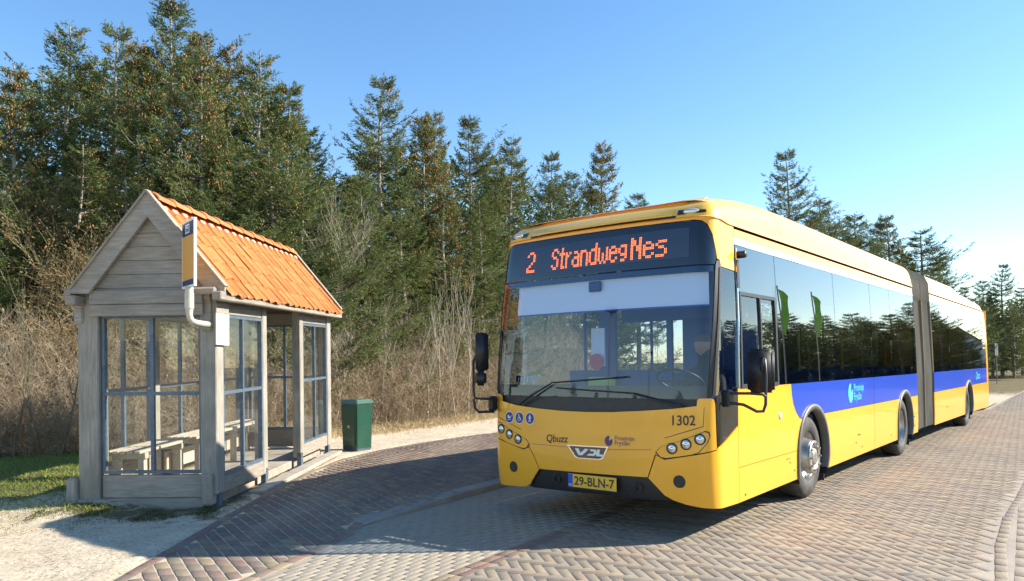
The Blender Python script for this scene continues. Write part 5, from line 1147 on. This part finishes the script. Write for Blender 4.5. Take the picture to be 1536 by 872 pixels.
blades('dry_grass', x, y, .08+.26*rng.random(len(x))*np.clip((y-hedge_y(x)+1.3), .2, 1), .003+.003*rng.random(len(x)), M_straw, 'matted straw coloured grass at the foot of the scrub', 'grass', rng, .7)
n = 70000; x = -12+7.6*rng.random(n); y = 7.6+6*rng.random(n); hy = hedge_y(x); ok = (y < hy+.3) & (y > 8.35+.22*(x+5)+.5*np.sin(x*1.7)*.5+.25*rng.normal(size=n)) & ~((x > -5.1) & (y > 8.4)); x, y = x[ok], y[ok]
blades('lawn', x, y, .02+.05*rng.random(len(x)), .0025+.002*rng.random(len(x)), M_grass, 'patch of short green grass left of the shelter', 'grass', rng, .5)
n = 16000; x = np.concatenate([-5.2+1.9*rng.random(n), -3.45+.35*rng.normal(size=n//2)*.6]); y = np.concatenate([8.25+.5*rng.normal(size=n)*.55, 7.8+6*rng.random(n//2)]); ok = (x < EL(y)-.03) & ((y < 8.42) | (x > -3.33)) & (np.sin(x*9+y*3)+np.sin(y*7-x*4)+rng.normal(size=len(x))*.6 > .4); x, y = x[ok], y[ok]
blades('moss_and_weeds', x, y, .010+.022*rng.random(len(x)), .002+.002*rng.random(len(x)), M_weed, 'low weeds and moss around the shelter base', 'weeds', rng, .8)
x = 4+50*rng.random(26000); y = hedge_y(x)-1.4+2.2*rng.random(len(x)); ok = x < BL(y)-.4; x, y = x[ok], y[ok]
blades('far_verge_grass', x, y, .1+.25*rng.random(len(x)), .006+.006*rng.random(len(x)), M_straw, 'dry grass on the verge beyond the rear of the bus', 'grass', rng, .6)
# twigs and stones lying on the sand
n = 14000; x = -10.5+5.8*rng.random(n); y = 7.2+1.9*rng.random(n)+.22*(x+5); ok = (np.sin(x*5+y*2)+np.sin(y*6-x*3)+rng.normal(size=n)*.7 > .3) & (y < 8.9+.2*(x+5)); x, y = x[ok], y[ok]
blades('withered_lawn_edge', x, y, .012+.03*rng.random(len(x)), .002+.002*rng.random(len(x)), M_straw, 'sparse withered grass where the lawn meets the sand', 'grass', rng, .9)
def litter():
    rng = np.random.default_rng(77); n = 900; x = -9+6*rng.random(n); y = 4.8+4.*rng.random(n); ok = x < EL(y)-.05; x, y = x[ok], y[ok]; n = len(x); a = rng.random(n)*6.28; L = .015+.05*rng.random(n)**2; z = gz(x, y)+.004
    P0 = np.stack([x, y, z], -1); V, F = segs(P0, P0+np.stack([np.cos(a)*L, np.sin(a)*L, rng.random(n)*.006], -1), .0025, .0015); tag(link('fallen_twigs', np_mesh('fallen_twigs', V, F, M_twig, np.repeat(rng.random(n), 3))), 'scraps of twig and needles scattered on the sand', 'litter', kind='stuff')
litter()
# roadside sign far off by the verge
def far_sign(px, Y, h, label, grp, wdt=.6):
    x = (px-768)/1114.53*Y; t = empty('road_sign', (x, Y, .0), rz=.7, label=label, cat='road sign'); m = MB(); m.tube([(0,0,0),(0,0,h)], .03, 8); m.build('pole', M_bark, t)
    m = MB(); m.box(-wdt/2, wdt/2, -.02, .02, h-.75, h, bev=.01); m.build('sign_plate', mat('sign_grey%d' % int(px), (.07,.085,.11), .6), t)
far_sign(1494, 46., 2.5, 'small grey blue road sign standing on the verge beyond the bus', None, .6)
# ------------------------------------------------------------------ what the bus windows mirror: trees, flags and lamps across the road
for i in range(60):
    j_ = i % 30; a = math.radians(42+j_*.85 + (12+j_*1.2 if j_ > 24 else 0) + (.4 if i > 29 else 0)); d = (50 if i < 30 else 62)+9*((i*37) % 10)/10; v = CV[(i*5) % 6]; t = empty('spruce_tree', (math.sin(a)*d, math.cos(a)*d, 0), rz=i*1.3, label='spruce in the belt of trees across the road', cat='tree', group='trees across the road'); s = .42+.22*((i*7) % 5)/5; t.scale = (s*2.6, s*2.6, s)
    link('trunk', v['trunk'], None, t); link('crown', v['crown'], None, t)
for i in range(26):
    a = math.radians(214+i*2.15); d = 21+13*((i*29) % 26)/26; t = empty('low_spruce', (math.sin(a)*d, math.cos(a)*d, 0), rz=i*.9, label='low spruce bush behind the photographer', cat='bush', group='bushes behind the photographer'); s = .15+.07*((i*7) % 5)/5; t.scale = (s*2.4, s*2.4, s); link('trunk', CV[4]['trunk'], None, t); link('crown', CV[4]['crown'], None, t)
for i in range(9):
    a = math.radians(228+i*5.2); d = 40+6*((i*37) % 10)/10; v = CV[(i*5+1) % 6]; t = empty('spruce_tree', (math.sin(a)*d, math.cos(a)*d, 0), rz=i*1.9, label='spruce in the row behind the photographer', cat='tree', group='trees behind the photographer'); s = .30+.25*((i*7) % 5)/5; t.scale = (s*1.8, s*1.8, s)
    link('trunk', v['trunk'], None, t); link('crown', v['crown'], None, t)
HS = empty('house', (78, 80, -1.5), rz=-.8, label='white gabled house among the trees across the road', cat='house')
m = MB(); m.prism([(-4,0),(4,0),(4,4.2),(0,8),(-4,4.2)], lambda u, v, t: (u, t, v), 0, 9); m.build('wall', mat('white_render', (.6,.6,.58), .8), HS)
for s_ in (1, -1): m = MB(); m.beam((s_*2.2, -.4, 6.1), (s_*2.2, 9.4, 6.1), 6.2, .15, up=(s_*.69, 0, .72)); m.build('roof', mat('house_roof%d' % (s_+1), (.08,.075,.08), .8), HS)
for (x, z) in ((-2,1),(.8,1),(-2,3.4),(.8,3.4)): m = MB(); m.box(x, x+1.2, -.06, .02, z, z+1.4); m.build('window', M_bgl, HS)
M_flag = mat('green_flag', (.10,.26,.04), .7, trans=.4)
for i, (x, y, h) in enumerate(((22.,19.8,5.2),(24.4,22.9,5.2))):
    t = empty('banner_flag', (x, y, 0), rz=1.0, label=('green banner flag on a pole, nearer the bus stop' if i == 0 else 'green banner flag on a pole, farther along the road'), cat='flag'); m = MB(); m.tube([(0,0,0),(0,0,h)], .03, 8); m.build('pole', M_steel, t)
    m = MB(); A = []
    for k in range(9):
        u = k/8
        for j in range(4): A.append((.05+.95*(j/3)*(1-.75*u), .06*math.sin(u*6+j*1.4), h-.15-2.0*u-.25*(j/3)*(1-u)))
    m.add(A, [(k*4+j, k*4+j+1, k*4+j+5, k*4+j+4) for k in range(8) for j in range(3)], sm=True); m.build('cloth', M_flag, t, fix=False)
def lamp_post(x, y, h, label):
    t = empty('street_lamp', (x, y, 0), label=label, cat='street lamp'); m = MB(); m.tube([(0,0,0),(0,0,h*.5),(0,0,h)], [.07,.05,.04], 8); m.build('pole', M_steel, t); m = MB(); m.lathe([(.0,h+.16),(.30,h+.10),(.32,h+.04),(.12,h-.02),(0,h-.02)], 16); m.build('lamp_head', M_blk, t)
lamp_post(-8.5, 3.2, 4.2, 'street lamp out of frame left of the photographer'); lamp_post(-15, -3., 4.2, 'street lamp farther off across the sand')
# ------------------------------------------------------------------ driver
def driver():
    d = empty('person', (.706, 7.227, 0), rz=-.6831, label='bus driver in dark clothes seated behind the steering wheel', cat='person')
    V = [(.66,1.30,.93),(.66,1.30,1.10),(.66,1.31,1.30),(.66,1.29,1.47),(.66,1.28,1.58),(.66,1.25,1.66),(.66,1.235,1.76),
         (.50,1.28,1.45),(.44,1.16,1.24),(.50,.95,1.22),(.82,1.28,1.45),(.89,1.16,1.24),(.82,.95,1.22),
         (.57,1.27,.92),(.54,.88,.93),(.54,.80,.60),(.54,.76,.47),(.54,.62,.45),(.75,1.27,.92),(.78,.88,.93),(.78,.80,.60),(.78,.76,.47),(.78,.62,.45)]
    R = [.15,.14,.16,.13,.055,.085,.10,.065,.048,.036,.065,.048,.036,.09,.07,.05,.045,.035,.09,.07,.05,.045,.035]
    E = [(0,1),(1,2),(2,3),(3,4),(4,5),(5,6),(3,7),(7,8),(8,9),(3,10),(10,11),(11,12),(0,13),(13,14),(14,15),(15,16),(16,17),(0,18),(18,19),(19,20),(20,21),(21,22)]
    for base, sx in ((9, -1), (12, 1)):
        bx, by, bz = V[base]; V.append((bx+sx*.015, by-.07, bz+.005)); R.append(.026); pb = len(V)-1; E.append((base, pb))
        for k, (dx, L) in enumerate(((-.024,.045),(-.008,.055),(.008,.052),(.024,.042))):
            V.append((bx+sx*.015+dx, by-.07-L, bz+.02)); R.append(.009); E.append((pb, len(V)-1)); V.append((bx+sx*.015+dx, by-.085-L, bz-.005)); R.append(.008); E.append((len(V)-2, len(V)-1))
        V.append((bx-sx*.03, by-.085, bz+.03)); R.append(.010); E.append((pb, len(V)-1))
    me = bpy.data.meshes.new('body'); me.from_pydata(V, E, []); o = link('body', me, mat('dark_uniform', (.02,.025,.05), .8), d)
    md = o.modifiers.new('skin', 'SKIN'); 
    for i, sv_ in enumerate(me.skin_vertices[0].data): sv_.radius = (R[i], R[i]); sv_.use_root = (i == 0)
    s = o.modifiers.new('sub', 'SUBSURF'); s.levels = 1; s.render_levels = 2
    M_skin = mat('skin', (.48,.27,.19), .55)
    bm = bmesh.new(); bmesh.ops.create_uvsphere(bm, u_segments=24, v_segments=16, radius=1)
    for v in bm.verts:
        x, y, z = v.co; k = 1-.22*max(0, -z); nose = .22*math.exp(-((x/.16)**2+((z+.10)/.20)**2)) if y < 0 else 0; brow = .05*math.exp(-((z-.22)/.12)**2) if y < 0 else 0; eye = -.06*(math.exp(-(((abs(x)-.36)/.15)**2+((z-.05)/.12)**2))) if y < 0 else 0
        ear = .14*math.exp(-((y/.18)**2+((z+.02)/.22)**2)) if abs(x) > .8 else 0
        v.co = Vector((x*.082*k*(1+ear), (y-(nose+brow+eye)*(1 if y < 0 else 0))*.10*k, z*.125)) + Vector((.66, 1.225, 1.755))
    for f in bm.faces: f.smooth = True
    me = bpy.data.meshes.new('head'); bm.to_mesh(me); bm.free(); link('head', me, M_skin, d)
    bm = bmesh.new(); bmesh.ops.create_uvsphere(bm, u_segments=20, v_segments=12, radius=1); bmesh.ops.delete(bm, geom=[v for v in bm.verts if v.co.z < .15-.5*max(0, v.co.y)], context='VERTS')
    for v in bm.verts: v.co = Vector((v.co.x*.088, v.co.y*.107+.006, v.co.z*.132+.004)) + Vector((.66, 1.225, 1.755))
    me = bpy.data.meshes.new('hair'); bm.to_mesh(me); bm.free(); link('hair', me, mat('grey_hair', (.16,.14,.12), .8), d)
driver()
